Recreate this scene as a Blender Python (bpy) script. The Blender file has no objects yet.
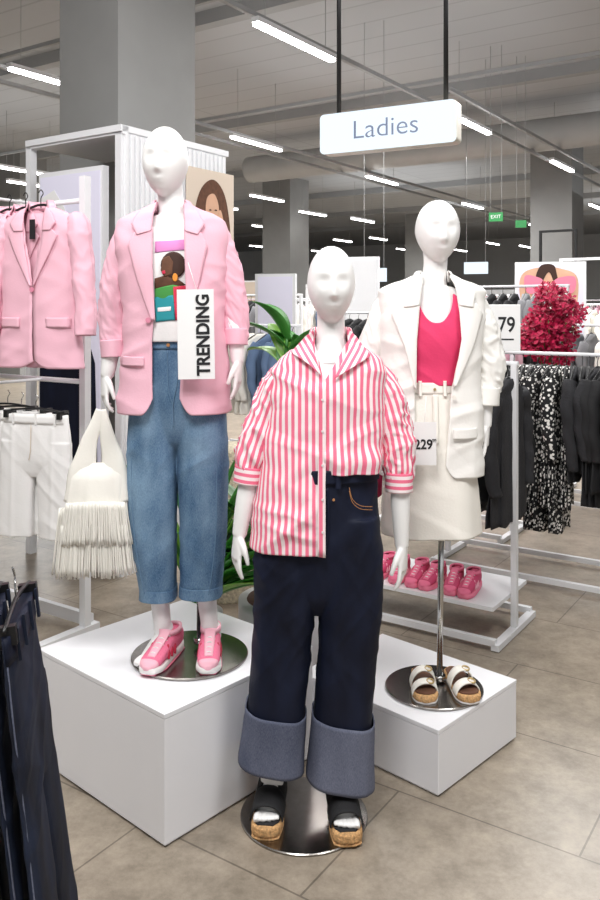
import bpy, bmesh, math, random
from mathutils import Vector, Matrix, noise
random.seed(7)
F=820.; H=1.63; CX=300.; HY=310.
def W(px,py,d): return Vector(((px-CX)*d/F, d, H-(py-HY)*d/F))
def lin(c):
    c=c/255.; return c/12.92 if c<=.04045 else ((c+.055)/1.055)**2.4
def C(r,g,b): return (lin(r),lin(g),lin(b),1)
RB=math.atan2(-.557,.83)
DA=Vector((.557,.83,0)); DB=Vector((-.83,.557,0))
col=bpy.context.scene.collection

# ---------------- materials
def mat(name,c,rough=.6,metal=0,bump=0,bscale=200,var=0,vscale=8,emit=0,stretch=None,ecol=None,spec=None,dist=.01):
    m=bpy.data.materials.new(name); m.use_nodes=True
    nt=m.node_tree; N=nt.nodes; L=nt.links; b=N['Principled BSDF']
    b.inputs['Base Color'].default_value=c
    b.inputs['Roughness'].default_value=rough; b.inputs['Metallic'].default_value=metal
    if spec is not None: b.inputs['Specular IOR Level'].default_value=spec
    if emit:
        b.inputs['Emission Color'].default_value=ecol or c; b.inputs['Emission Strength'].default_value=emit
    tc=N.new('ShaderNodeTexCoord'); mp=N.new('ShaderNodeMapping')
    L.new(tc.outputs['Object'],mp.inputs['Vector'])
    if stretch: mp.inputs['Scale'].default_value=stretch
    if var:
        n=N.new('ShaderNodeTexNoise'); n.inputs['Scale'].default_value=vscale; n.inputs['Detail'].default_value=5
        L.new(mp.outputs[0],n.inputs['Vector'])
        r=N.new('ShaderNodeValToRGB'); r.color_ramp.elements[0].position=.3; r.color_ramp.elements[1].position=.7
        r.color_ramp.elements[0].color=tuple(x*(1-var) for x in c[:3])+(1,)
        r.color_ramp.elements[1].color=tuple(min(1,x*(1+var*.7)) for x in c[:3])+(1,)
        L.new(n.outputs['Fac'],r.inputs[0]); L.new(r.outputs[0],b.inputs['Base Color'])
    if bump:
        n2=N.new('ShaderNodeTexNoise'); n2.inputs['Scale'].default_value=bscale; n2.inputs['Detail'].default_value=4
        L.new(mp.outputs[0],n2.inputs['Vector'])
        bp=N.new('ShaderNodeBump'); bp.inputs['Strength'].default_value=bump; bp.inputs['Distance'].default_value=dist
        L.new(n2.outputs['Fac'],bp.inputs['Height']); L.new(bp.outputs[0],b.inputs['Normal'])
    return m
def denim(name,c,light,rough=.8,fs=420,bump=.12,fine=.3,big=11):
    m=bpy.data.materials.new(name); m.use_nodes=True
    nt=m.node_tree; N=nt.nodes; L=nt.links; b=N['Principled BSDF']; b.inputs['Roughness'].default_value=rough
    b.inputs['Specular IOR Level'].default_value=.25
    tc=N.new('ShaderNodeTexCoord'); mp=N.new('ShaderNodeMapping'); mp.inputs['Scale'].default_value=(1,1,.4); L.new(tc.outputs['Object'],mp.inputs['Vector'])
    n=N.new('ShaderNodeTexNoise'); n.inputs['Scale'].default_value=big; n.inputs['Detail'].default_value=6; L.new(mp.outputs[0],n.inputs['Vector'])
    mp2=N.new('ShaderNodeMapping'); mp2.inputs['Rotation'].default_value=(0,.6,0); mp2.inputs['Scale'].default_value=(1,1,.4); L.new(tc.outputs['Object'],mp2.inputs['Vector'])
    f=N.new('ShaderNodeTexNoise'); f.inputs['Scale'].default_value=fs; f.inputs['Detail'].default_value=2; L.new(mp2.outputs[0],f.inputs['Vector'])
    a=N.new('ShaderNodeMath'); a.operation='MULTIPLY_ADD'; a.inputs[1].default_value=fine; L.new(f.outputs['Fac'],a.inputs[0])
    a2=N.new('ShaderNodeMath'); a2.operation='MULTIPLY'; a2.inputs[1].default_value=1-fine; L.new(n.outputs['Fac'],a2.inputs[0]); L.new(a2.outputs[0],a.inputs[2])
    r=N.new('ShaderNodeValToRGB'); r.color_ramp.elements[0].position=.35; r.color_ramp.elements[1].position=.66
    r.color_ramp.elements[0].color=c; r.color_ramp.elements[1].color=light; L.new(a.outputs[0],r.inputs[0]); L.new(r.outputs[0],b.inputs['Base Color'])
    bp=N.new('ShaderNodeBump'); bp.inputs['Strength'].default_value=bump; bp.inputs['Distance'].default_value=.002; L.new(f.outputs['Fac'],bp.inputs['Height']); L.new(bp.outputs[0],b.inputs['Normal'])
    return m
M={}
M['skin']=mat('mannequin white',C(244,243,242),.38)
M['pink']=mat('pink suiting',C(238,186,202),.8,bump=.08,bscale=160,var=.03)
M['whitecloth']=mat('white cloth',C(244,242,238),.85,bump=.08,bscale=120)
M['tee']=mat('white jersey',C(242,241,240),.9,bump=.08,bscale=100)
M['offwhite']=mat('off white cloth',C(240,236,228),.85,bump=.1,bscale=100,var=.03)
M['denim']=denim('blue denim',C(60,94,130),C(136,166,192))
M['dark']=denim('dark denim',C(13,17,34),C(23,30,52),.65,fine=.15)
M['darkn']=denim('dark navy denim',C(14,18,31),C(38,46,66),.7,fine=.15)
M['cuff']=denim('denim reverse',C(72,78,98),C(116,120,138),.9,420,.12,.4,5)
M['black']=mat('black cloth',C(26,26,29),.8,bump=.3,bscale=40,var=.3,vscale=5)
M['charcoal']=mat('charcoal cloth',C(40,40,44),.85,bump=.4,bscale=80,var=.3,vscale=8)
M['blackm']=mat('black plastic',C(18,18,20),.4)
M['hot']=mat('hot pink jersey',C(232,62,112),.75,bump=.1,bscale=100)
M['podium']=mat('white laminate',C(242,242,246),.45,var=.01)
M['white']=mat('white powder coat',C(234,235,238),.45,var=.01)
M['metal']=mat('brushed steel',C(150,146,142),.25,1,var=.1,vscale=40)
M['chrome']=mat('chrome rod',C(190,190,190),.18,1)
M['cork']=mat('cork',C(212,166,114),.8,bump=.5,bscale=200,var=.4,vscale=130)
M['cardw']=mat('white card',C(242,242,242),.6)
M['ink']=mat('black ink',C(22,22,26),.6)
M['leather']=mat('white leather',C(243,240,232),.55,bump=.08,bscale=80)
M['leaf']=mat('green leaf',C(60,134,50),.4,var=.35,vscale=9)
M['leaf2']=mat('light green leaf',C(124,176,70),.4,var=.3,vscale=9)
M['snk']=mat('pink mesh',C(240,120,154),.75,bump=.4,bscale=220)
M['snk2']=mat('light pink suede',C(247,184,200),.7)
M['deep']=mat('deep pink suede',C(206,70,112),.7)
M['sole']=mat('white rubber',C(244,240,238),.5)
M['gum']=mat('pink rubber',C(238,128,156),.5)
M['conc']=mat('grey concrete',C(146,146,145),.85,bump=.1,bscale=6,var=.08,vscale=1.5)
M['beam']=mat('grey steel beam',C(164,165,166),.7,var=.08,vscale=1)
M['duct']=mat('galvanised duct',C(184,185,185),.5,.1,var=.06,vscale=2)
M['tube']=mat('led tube',(1,.99,.97,1),.5,emit=18)
M['grey']=mat('grey cloth',C(140,140,144),.9,bump=.2,bscale=40)
M['red']=mat('magenta petals',C(184,14,70),.6,var=.4,vscale=20)
M['wall']=mat('grey wall paint',C(196,196,195),.8,var=.05,vscale=1)
M['gold']=mat('pale sign casing',C(212,208,196),.4,.1)
M['brass']=mat('brass metal',C(205,180,130),.35,.8)
M['signlit']=mat('lit sign face',(.02,.02,.02,1),.5,emit=1.15,ecol=(.83,.93,1,1),spec=0)
M['brown']=mat('brown hair',C(98,64,46),.8,var=.25,vscale=30)
M['flesh']=mat('printed skin tone',C(214,170,142),.7,var=.12,vscale=6)
M['lilac']=mat('pale lilac print',C(206,204,220),.5,emit=.3)
M['teal']=mat('teal print',C(40,150,160),.8)
M['greenp']=mat('green print',C(70,150,70),.8)
M['redp']=mat('red print',C(206,48,78),.8)
M['purp']=mat('pink print',C(222,140,200),.8)
M['orange']=mat('orange print',C(230,150,60),.8)
M['darkbrown']=mat('dark brown print',C(60,36,28),.8)
M['wick']=mat('woven rattan',C(206,196,172),.85,bump=1,bscale=90,var=.35,vscale=60)
M['button']=mat('pink button',C(222,140,165),.4)
M['shirtbtn']=mat('pearl button',C(240,232,232),.3)
M['exit']=mat('green exit sign',C(30,120,60),.5,emit=.4)
M['inkblue']=mat('blue grey lettering',C(118,130,156),.6,emit=.12)
M['beige']=mat('beige cloth',C(215,200,184),.9)
M['blue']=mat('blue cloth',C(96,118,150),.9)
M['stitch']=mat('tan stitching',C(186,130,80),.7)
M['seam']=mat('blue seam',C(104,136,166),.8)
M['skirtin']=mat('skirt cloth',C(243,239,231),.85,bump=.1,bscale=120)

def stripemat():
    m=bpy.data.materials.new('pink and white striped cotton'); m.use_nodes=True
    nt=m.node_tree; N=nt.nodes; L=nt.links; b=N['Principled BSDF']; b.inputs['Roughness'].default_value=.8
    tc=N.new('ShaderNodeUVMap'); sx=N.new('ShaderNodeSeparateXYZ'); L.new(tc.outputs[0],sx.inputs[0])
    mu=N.new('ShaderNodeMath'); mu.operation='MULTIPLY'; mu.inputs[1].default_value=1/.0212; L.new(sx.outputs['X'],mu.inputs[0])
    fr=N.new('ShaderNodeMath'); fr.operation='FRACT'; L.new(mu.outputs[0],fr.inputs[0])
    r=N.new('ShaderNodeValToRGB'); e=r.color_ramp.elements; r.color_ramp.interpolation='CONSTANT'
    e[0].position=0; e[0].color=C(243,118,148); e[1].position=.5; e[1].color=C(252,236,238)
    L.new(fr.outputs[0],r.inputs[0]); L.new(r.outputs[0],b.inputs['Base Color'])
    return m
M['stripe']=stripemat()
def leafpat():
    m=bpy.data.materials.new('black white print'); m.use_nodes=True
    nt=m.node_tree; N=nt.nodes; L=nt.links; b=N['Principled BSDF']; b.inputs['Roughness'].default_value=.9
    tc=N.new('ShaderNodeTexCoord'); v=N.new('ShaderNodeTexVoronoi'); v.inputs['Scale'].default_value=46
    L.new(tc.outputs['Object'],v.inputs['Vector'])
    r=N.new('ShaderNodeValToRGB'); r.color_ramp.interpolation='CONSTANT'; e=r.color_ramp.elements
    e[0].color=C(235,232,228); e[1].position=.40; e[1].color=C(24,24,26)
    L.new(v.outputs['Distance'],r.inputs[0]); L.new(r.outputs[0],b.inputs['Base Color']); return m
M['print']=leafpat()
def floormat():
    m=bpy.data.materials.new('beige stone tiles'); m.use_nodes=True
    nt=m.node_tree; N=nt.nodes; L=nt.links; b=N['Principled BSDF']; b.inputs['Roughness'].default_value=.34
    tc=N.new('ShaderNodeTexCoord'); mp=N.new('ShaderNodeMapping'); mp.inputs['Rotation'].default_value=(0,0,-RB)
    mp.inputs['Location'].default_value=(.25,.1,0)
    L.new(tc.outputs['Object'],mp.inputs['Vector'])
    br=N.new('ShaderNodeTexBrick'); br.inputs['Scale'].default_value=1; br.inputs['Brick Width'].default_value=1.2; br.inputs['Row Height'].default_value=.6
    br.inputs['Mortar Size'].default_value=.0035; br.inputs['Mortar Smooth'].default_value=.2
    br.inputs['Color1'].default_value=C(172,160,144); br.inputs['Color2'].default_value=C(164,152,137); br.inputs['Mortar'].default_value=C(120,110,98)
    L.new(mp.outputs[0],br.inputs['Vector'])
    n=N.new('ShaderNodeTexNoise'); n.inputs['Scale'].default_value=7; n.inputs['Detail'].default_value=12; n.inputs['Roughness'].default_value=.8
    L.new(tc.outputs['Object'],n.inputs['Vector'])
    r=N.new('ShaderNodeValToRGB'); r.color_ramp.elements[0].position=.36; r.color_ramp.elements[0].color=(.55,.54,.52,1); r.color_ramp.elements[1].position=.64; r.color_ramp.elements[1].color=(1.1,1.1,1.1,1)
    L.new(n.outputs['Fac'],r.inputs[0])
    mx=N.new('ShaderNodeMix'); mx.data_type='RGBA'; mx.blend_type='MULTIPLY'; mx.inputs['Factor'].default_value=.9
    L.new(br.outputs['Color'],mx.inputs['A']); L.new(r.outputs[0],mx.inputs['B']); L.new(mx.outputs['Result'],b.inputs['Base Color'])
    return m
def ceilmat():
    m=bpy.data.materials.new('grey ribbed ceiling'); m.use_nodes=True
    nt=m.node_tree; N=nt.nodes; L=nt.links; b=N['Principled BSDF']; b.inputs['Roughness'].default_value=.9
    tc=N.new('ShaderNodeTexCoord'); mp=N.new('ShaderNodeMapping'); mp.inputs['Rotation'].default_value=(0,0,-RB)
    L.new(tc.outputs['Object'],mp.inputs['Vector'])
    br=N.new('ShaderNodeTexBrick'); br.offset=0; br.inputs['Scale'].default_value=1; br.inputs['Brick Width'].default_value=9; br.inputs['Row Height'].default_value=.6
    br.inputs['Mortar Size'].default_value=.02
    br.inputs['Color1'].default_value=C(186,188,191); br.inputs['Color2'].default_value=C(183,185,188); br.inputs['Mortar'].default_value=C(170,172,175)
    L.new(mp.outputs[0],br.inputs['Vector']); L.new(br.outputs['Color'],b.inputs['Base Color']); return m

# ---------------- object helpers
def props(o,kw):
    for k,v in kw.items():
        if v is not None: o[k]=v
def mk(name,verts,faces,m,parent=None,smooth=True,uvs=None,solid=0,**kw):
    me=bpy.data.meshes.new(name); me.from_pydata([tuple(v) for v in verts],[],faces); me.update()
    if uvs:
        l=me.uv_layers.new(name='UVMap')
        for lp in me.loops: l.data[lp.index].uv=uvs[lp.vertex_index]
    if smooth: me.polygons.foreach_set('use_smooth',[True]*len(me.polygons))
    me.materials.append(m)
    o=bpy.data.objects.new(name,me); col.objects.link(o)
    if parent: o.parent=parent
    if solid:
        s=o.modifiers.new('solid','SOLIDIFY'); s.thickness=solid; s.offset=0
    props(o,kw); return o
def empty(name,loc,rz=0,**kw):
    o=bpy.data.objects.new(name,None); col.objects.link(o); o.location=loc; o.rotation_euler=(0,0,rz); o.empty_display_size=.1
    props(o,kw); return o
def boxvf(c,sz):
    x,y,z=c; a,b,h=sz[0]/2,sz[1]/2,sz[2]/2
    v=[(x+i*a,y+j*b,z+k*h) for i in(-1,1) for j in(-1,1) for k in(-1,1)]
    f=[(0,1,3,2),(4,6,7,5),(0,4,5,1),(2,3,7,6),(0,2,6,4),(1,5,7,3)]
    return v,f
def box(name,c,sz,m,parent=None,bev=0,rot=None,loc=None,**kw):
    v,f=boxvf(c,sz); o=mk(name,v,f,m,parent,False,**kw)
    if loc is not None: o.location=loc
    if rot is not None: o.rotation_euler=rot if hasattr(rot,'__len__') else (0,0,rot)
    if bev:
        b=o.modifiers.new('bev','BEVEL'); b.width=bev; b.segments=2
    return o
def join(parts):
    V=[];Fc=[]
    for v,f in parts:
        k=len(V); V+=list(v); Fc+=[tuple(i+k for i in q) for q in f]
    return V,Fc
def herm(keys,t):
    n=len(keys)
    if t<=keys[0][0]: return keys[0][1:]
    if t>=keys[-1][0]: return keys[-1][1:]
    for i in range(n-1):
        if t<=keys[i+1][0]: break
    a,b=keys[i],keys[i+1]; h=b[0]-a[0]; u=(t-a[0])/h
    out=[]
    for k in range(1,len(a)):
        s=(b[k]-a[k])/h
        if i>0: p=keys[i-1]; s0=(a[k]-p[k])/(a[0]-p[0]); ta=0 if s0*s<=0 else 2*s0*s/(s0+s)
        else: ta=s
        if i<n-2: q=keys[i+2]; s1=(q[k]-b[k])/(q[0]-b[0]); tb=0 if s1*s<=0 else 2*s1*s/(s1+s)
        else: tb=s
        u2=u*u;u3=u2*u
        out.append((2*u3-3*u2+1)*a[k]+(u3-2*u2+u)*h*ta+(-2*u3+3*u2)*b[k]+(u3-u2)*h*tb)
    return tuple(out)
def gridf(rows,cols,closed):
    f=[]
    for j in range(rows-1):
        for i in range(cols if closed else cols-1):
            a=j*cols+i; b=j*cols+(i+1)%cols
            f.append((a,b,b+cols,a+cols))
    return f
def sp(c,e): return math.copysign(abs(c)**e,c)
def hloft(rings,rows=40,n=32,ex=2.2,cap=True,fold=None):
    r=sorted(rings); z0,z1=r[0][0],r[-1][0]; V=[]
    for j in range(rows):
        z=z0+(z1-z0)*j/(rows-1); x,y,rx,ry=herm(r,z)
        for i in range(n):
            t=2*math.pi*i/n; k=1+(fold(t,z) if fold else 0)
            V.append((x+k*rx*sp(math.cos(t),2/ex),y+k*ry*sp(math.sin(t),2/ex),z))
    f=gridf(rows,n,True)
    if cap: f.append(tuple(range(n))[::-1]); f.append(tuple(range((rows-1)*n,rows*n)))
    return V,f
def smoothpath(keys,rows):
    n=len(keys); out=[]
    for j in range(rows):
        t=(n-1)*j/(rows-1); i=min(int(t),n-2); u=t-i
        p0=keys[max(i-1,0)];p1=keys[i];p2=keys[i+1];p3=keys[min(i+2,n-1)]
        out.append(tuple(.5*((2*b)+(-a+c)*u+(2*a-5*b+4*c-d)*u*u+(-a+3*b-3*c+d)*u**3) for a,b,c,d in zip(p0,p1,p2,p3)))
    return out
def tube(keys,rows=24,n=16,ref=(0,1,0),cap=True,fold=None,flat=1.0,seam=False,ex=2.0):
    P=smoothpath(keys,rows); ref=Vector(ref); V=[];U=[]; s=0
    cols=n+1 if seam else n
    r0=max(k[3] for k in keys)
    for j,p in enumerate(P):
        c=Vector(p[:3]); a=Vector(P[max(j-1,0)][:3]); b=Vector(P[min(j+1,rows-1)][:3]); t=(b-a)
        if t.length<1e-8: t=Vector((0,0,-1))
        t.normalize()
        if j: s+=(c-Vector(P[j-1][:3])).length
        x=t.cross(ref); 
        if x.length<1e-4: x=Vector((1,0,0))
        x.normalize(); y=x.cross(t); 
        r=p[3]; ry=p[4] if len(p)>4 else r*flat
        for i in range(cols):
            th=2*math.pi*i/n; k=1+(fold(th,s) if fold else 0)
            V.append(c+x*(r*k*sp(math.cos(th),2/ex))+y*(ry*k*sp(math.sin(th),2/ex))); U.append((th*r0,s))
    f=gridf(rows,cols,not seam)
    if cap and not seam: f.append(tuple(range(n))[::-1]); f.append(tuple(range((rows-1)*n,rows*n)))
    return (V,f,U) if seam else (V,f)
def cylvf(p0,p1,r,n=16): return tube([(*p0,r),(*p1,r)],2,n,ref=(.3,.9,.1))
def cyl(name,p0,p1,r,m,parent=None,n=20,**kw):
    v,f=cylvf(p0,p1,r,n); o=mk(name,v,f,m,parent,False,**kw)
    for p in o.data.polygons: p.use_smooth=len(p.vertices)==4
    return o
def remesh(name,parts,voxel,it,m,parent,post=None,**kw):
    V,Fc=join(parts); me=bpy.data.meshes.new(name); me.from_pydata([tuple(v) for v in V],[],Fc); me.update()
    t=bpy.data.objects.new('tmp',me); col.objects.link(t)
    r=t.modifiers.new('r','REMESH'); r.mode='VOXEL'; r.voxel_size=voxel
    if it: s=t.modifiers.new('s','SMOOTH'); s.iterations=it; s.factor=.5
    dg=bpy.context.evaluated_depsgraph_get(); nm=bpy.data.meshes.new_from_object(t.evaluated_get(dg))
    bpy.data.objects.remove(t); nm.name=name
    if post:
        nr=[v.normal.copy() for v in nm.vertices]
        for v,nn in zip(nm.vertices,nr): v.co+=nn*post(v.co)
        nm.update()
    nm.polygons.foreach_set('use_smooth',[True]*len(nm.polygons)); nm.materials.clear(); nm.materials.append(m)
    o=bpy.data.objects.new(name,nm); col.objects.link(o); o.parent=parent; props(o,kw); return o
def text(name,s,size,m,parent,loc,rot=(math.pi/2,0,0),bold=0,sx=1,**kw):
    cu=bpy.data.curves.new('t','FONT'); cu.body=s; cu.size=size; cu.align_x='CENTER'; cu.align_y='CENTER'; cu.offset=bold; cu.extrude=.0006
    t=bpy.data.objects.new('t',cu); col.objects.link(t); dg=bpy.context.evaluated_depsgraph_get()
    me=bpy.data.meshes.new_from_object(t.evaluated_get(dg)); bpy.data.objects.remove(t); me.materials.clear(); me.materials.append(m); me.name=name
    for v in me.vertices: v.co.x*=sx
    o=bpy.data.objects.new(name,me); col.objects.link(o); o.parent=parent; o.location=loc; o.rotation_euler=rot; props(o,kw); return o
def wr(p,sc,amp,seed=0):
    p=Vector(p); v=noise.noise(Vector((p.x*sc[0]+seed,p.y*sc[1],p.z*sc[2])))
    w=noise.noise(Vector((p.x*sc[0]*2.1+seed+9,p.y*sc[1]*2.1,p.z*sc[2]*2.1)))
    return amp*((1-abs(v)*2.2)*.8+w*.5)
def crease(p,ang,freq,seed,amp,sharp=3):
    u=p.x*math.cos(ang)+p.z*math.sin(ang); v=-p.x*math.sin(ang)+p.z*math.cos(ang)
    n=noise.noise(Vector((u*freq+seed,v*freq*.22,p.y*3+seed)))
    return amp*(max(0,1-abs(n)*sharp)-.3)*(.5+.5*max(0,noise.noise(Vector((p.x*5+seed,p.y*5,p.z*5)))*2+.5))
def rrect(name,w,h,t,r,m,parent,y=0):
    pts=[]
    for cx,cz,a0 in ((w/2-r,h/2-r,0),(-w/2+r,h/2-r,90),(-w/2+r,-h/2+r,180),(w/2-r,-h/2+r,270)):
        for k in range(7):
            a=math.radians(a0+15*k); pts.append((cx+r*math.cos(a),cz+r*math.sin(a)))
    n=len(pts); V=[(x,y-t/2,z) for x,z in pts]+[(x,y+t/2,z) for x,z in pts]
    f=[tuple(range(n)),tuple(range(n,2*n))[::-1]]+[(i,(i+1)%n+0,(i+1)%n+n,i+n)[::-1] for i in range(n)]
    return mk(name,V,f,m,parent,False)

# ---------------- garment wrap surface
class Prof:
    def __init__(s,keys,ex=2.3): s.k=sorted(keys); s.ex=ex   # (z,cx,cy,rxL,rxR,ry)
    def at(s,z): return herm(s.k,z)
    def pt(s,th,z,off=0):
        cx,cy,a,b,ry=s.at(z); sn,cs=math.sin(th),math.cos(th); rx=b if sn>=0 else a
        return Vector((cx+(rx+off)*sp(sn,2/s.ex),cy-(ry+off)*sp(cs,2/s.ex),z))
    def th(s,x,z):
        cx,cy,a,b,ry=s.at(z); d=x-cx; rx=b if d>=0 else a
        q=min(1,abs(d)/rx)**(s.ex/2); return math.copysign(math.asin(q),d)
    def front(s,x,z,off=0):
        cx,cy,a,b,ry=s.at(z); d=x-cx; rx=(b if d>=0 else a)
        q=min(.985,abs(d)/rx)**s.ex
        return Vector((x,cy-ry*(1-q)**(1/s.ex)-off,z))
def wrap(name,pr,th0,th1,zt,zb,m,parent,nu=120,nv=90,amp=.006,sc=(9,9,5),seed=0,solid=.004,extra=None,**kw):
    V=[];U=[]
    for j in range(nv):
        row=[]
        for i in range(nu):
            u=i/(nu-1); a,b=zt(u),zb(u); z=a+(b-a)*j/(nv-1)
            t=th0(z)+(th1(z)-th0(z))*u
            p0=pr.pt(t,z)
            dn=Vector((math.sin(t),-math.cos(t),0))
            p=p0+dn*(wr(p0,sc,amp,seed)+(extra(p0,j/(nv-1),u) if extra else 0))
            row.append((t,p,p0))
        s=[0]
        for k in range(1,nu): s.append(s[-1]+(Vector((row[k][2].x-row[k-1][2].x,row[k][2].y-row[k-1][2].y,0))).length)
        for k in range(nu):
            t=row[k][0]
            if t<math.pi: uu=row[0][2].x+(s[k]-s[0])
            else: uu=row[-1][2].x-(s[-1]-s[k])
            V.append(row[k][1]); U.append((uu+5,row[k][1].z))
    return mk(name,V,gridf(nv,nu,False),m,parent,uvs=U,solid=solid,**kw)
def patch(name,pr,A,B,m,parent,off=.008,nu=8,nv=24,solid=.003,offB=None,uoff=0,**kw):
    def rs(L,t):
        L=[Vector(p) for p in L]; d=[0]
        for a,b in zip(L,L[1:]): d.append(d[-1]+(b-a).length)
        q=t*d[-1]
        for i in range(len(L)-1):
            if q<=d[i+1]+1e-9: return L[i].lerp(L[i+1],(q-d[i])/max(1e-9,d[i+1]-d[i]))
        return L[-1]
    V=[];U=[]
    for j in range(nv):
        a=rs(A,j/(nv-1)); b=rs(B,j/(nv-1))
        for i in range(nu):
            u=i/(nu-1); p=a.lerp(b,u); o=off+((offB-off)*u if offB is not None else 0)+.003*math.sin(math.pi*u)
            V.append(pr.front(p.x,p.y,o)); U.append((p.x+5+uoff*p.y,p.y))
    return mk(name,V,gridf(nv,nu,False),m,parent,uvs=U,solid=solid,**kw)
def disc(name,c,r,m,parent,axis=(0,-1,0),t=.003,n=14,**kw):
    c=Vector(c); a=Vector(axis)*t; return cyl(name,c,c+a,r,m,parent,n,**kw)
def line(name,pr,q,pts,m,parent,off=.006,r=.0016,label=None):
    P=[pr.front(q.x(a),q.z(b),off) for a,b in pts]
    V,f=tube([(*p,r) for p in P],len(pts)*6,6,ref=(.2,1,.1)); return mk(name,V,f,m,parent,label=label)

# ---------------- anatomy
def headvf(c,w,h,yaw=0,depth=.1):
    V=[];nu,nv=96,80; R=Matrix.Rotation(yaw,3,'Z')
    for j in range(nv+1):
        ph=math.pi*j/nv; dz=math.cos(ph)
        for i in range(nu):
            t=2*math.pi*i/nu; s_=math.sin(ph)**.95; dx=s_*math.cos(t); dy=s_*math.sin(t)
            x=dx*w/2; y=dy*depth; z=dz*h/2
            if dz<0: k=(-dz)**1.5; x*=1-.22*k; y*=1-.1*k; y-=.012*k
            if dy>0: y*=1.08; 
            if dy>0 and dz<0: y*=1-.38*(-dz)
            if dy<0:
                f=min(1,-dy*1.6)
                y+=.0075*f*(math.exp(-((abs(x)-.029)/.021)**2-((z-.008)/.017)**2))
                y-=.003*f*math.exp(-((abs(x)-.028)/.024)**2-((z-.034)/.012)**2)
                y-=.003*f*math.exp(-((abs(x)-.040)/.018)**2-((z+.030)/.020)**2)
                zz=z-.015; tipz=-.052
                if zz<.02: 
                    u=min(1,max(0,(.02-zz)/(.02-tipz))); wd=.0085+.005*u
                    fade=1 if zz>tipz else math.exp(-((zz-tipz)/.010)**2)
                    y-=.014*f*math.exp(-(x/wd)**2)*(u**1.05)*fade
                y-=.0034*f*math.exp(-(x/.018)**2-((z+.068)/.0055)**2)+.003*f*math.exp(-(x/.014)**2-((z+.080)/.006)**2)
                y-=.004*f*math.exp(-(x/.022)**2-((z+.105)/.012)**2)
            V.append(Vector(c)+R@Vector((x,y,z)))
    f=gridf(nv+1,nu,True); return V,f
def hand(wp,d,palm,fwd,curl=.5,sc=1.0):
    d=Vector(d).normalized(); w=Vector(fwd); w=(w-d*w.dot(d)).normalized(); n=Vector(palm); n=(n-d*n.dot(d)-w*n.dot(w)).normalized()
    wp=Vector(wp); parts=[]
    pal=[(0,.022,.020),(.03,.030,.017),(.06,.038,.014),(.085,.037,.012)]
    V=[];nn=16;rows=14
    for j in range(rows):
        s=.085*j/(rows-1); a,b=herm(pal,s); c=wp+d*(s*sc)
        for i in range(nn):
            t=2*math.pi*i/nn; V.append(c+w*(a*sc*math.cos(t))+n*(b*sc*math.sin(t)))
    f=gridf(rows,nn,True); f.append(tuple(range(nn))[::-1]); f.append(tuple(range((rows-1)*nn,rows*nn))); parts.append((V,f))
    for k,(o,ln) in enumerate([(.0285,.072),(.0095,.082),(-.0095,.076),(-.0285,.060)]):
        p=wp+d*(.074*sc)+w*(o*sc); keys=[(*p,.0080*sc)]; ang=.1+.05*k
        for q,fr in enumerate([.42,.32,.26]):
            dd=d*math.cos(ang)+n*math.sin(ang)+w*(.12*(1.5-k)/1.5*(1 if q==0 else .3)); p=p+dd*(ln*fr*sc); keys.append((*p,(.0075-.0007*q)*sc)); ang+=curl*(.6+.15*k)
        parts.append(tube(keys,14,10,ref=w))
    p=wp+d*(.018*sc)+w*(.016*sc); keys=[(*p,.013*sc)]
    for dd,l,r in [(d*.75+w*.6+n*.25,.034,.0115),(d*.9+w*.35+n*.3,.03,.0088),(d*.95+w*.05+n*.35,.026,.0072)]:
        p=p+dd.normalized()*(l*sc); keys.append((*p,r*sc))
    parts.append(tube(keys,14,10,ref=w+n*.3))
    return parts
def foot(ank,yaw,ln=.23,heel=.03,toeh=.0,sc=1):
    R=Matrix.Rotation(yaw,3,'Z'); a=Vector(ank); P=[]
    def g(x,y,z): v=R@Vector((x,y,0)); return Vector((a.x+v.x,a.y+v.y,z))
    keys=[(*g(0,.05,heel+.028),.026,.024),(*g(0,.02,heel+.04),.032,.034),(*g(0,-.04,heel*.8+toeh*.2+.032),.033,.030),(*g(0,-.09,heel*.4+toeh*.6+.020),.036,.019),(*g(0,-.125,toeh+.012),.037,.011)]
    P.append(tube(keys,16,16,ref=(0,0,1)))
    P.append(tube([(*a,.036),(*g(0,.015,heel+.04),.036)],6,14))
    for i,(x,l,r) in enumerate([(-.029,.046,.0115),(-.009,.044,.0088),(.008,.038,.0085),(.022,.031,.008),(.034,.022,.0075)]):
        x*=sc
        P.append(tube([(*g(x*.9,-.115,toeh+.015),r),(*g(x,-.13-l*.3,toeh+.014),r),(*g(x,-.13-l*.62,toeh+.009),r*.85)],8,10,ref=(0,0,1)))
    return P

def stand(e,r,rod=None,m=M['metal']):
    V,f=hloft([(0,0,0,r,r),(.006,0,0,r,r),(.008,0,0,r-.003,r-.003)],4,96,2.0)
    mk('base_plate',V,f,m,e,False,label='round polished steel base plate')
    if rod: cyl('stand_rod',rod[0],rod[1],.011,M['chrome'],e,label='steel support rod')
    if rod: cyl('rod_collar',rod[0],Vector(rod[0])+Vector((0,0,.02)),.022,M['chrome'],e)

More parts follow.
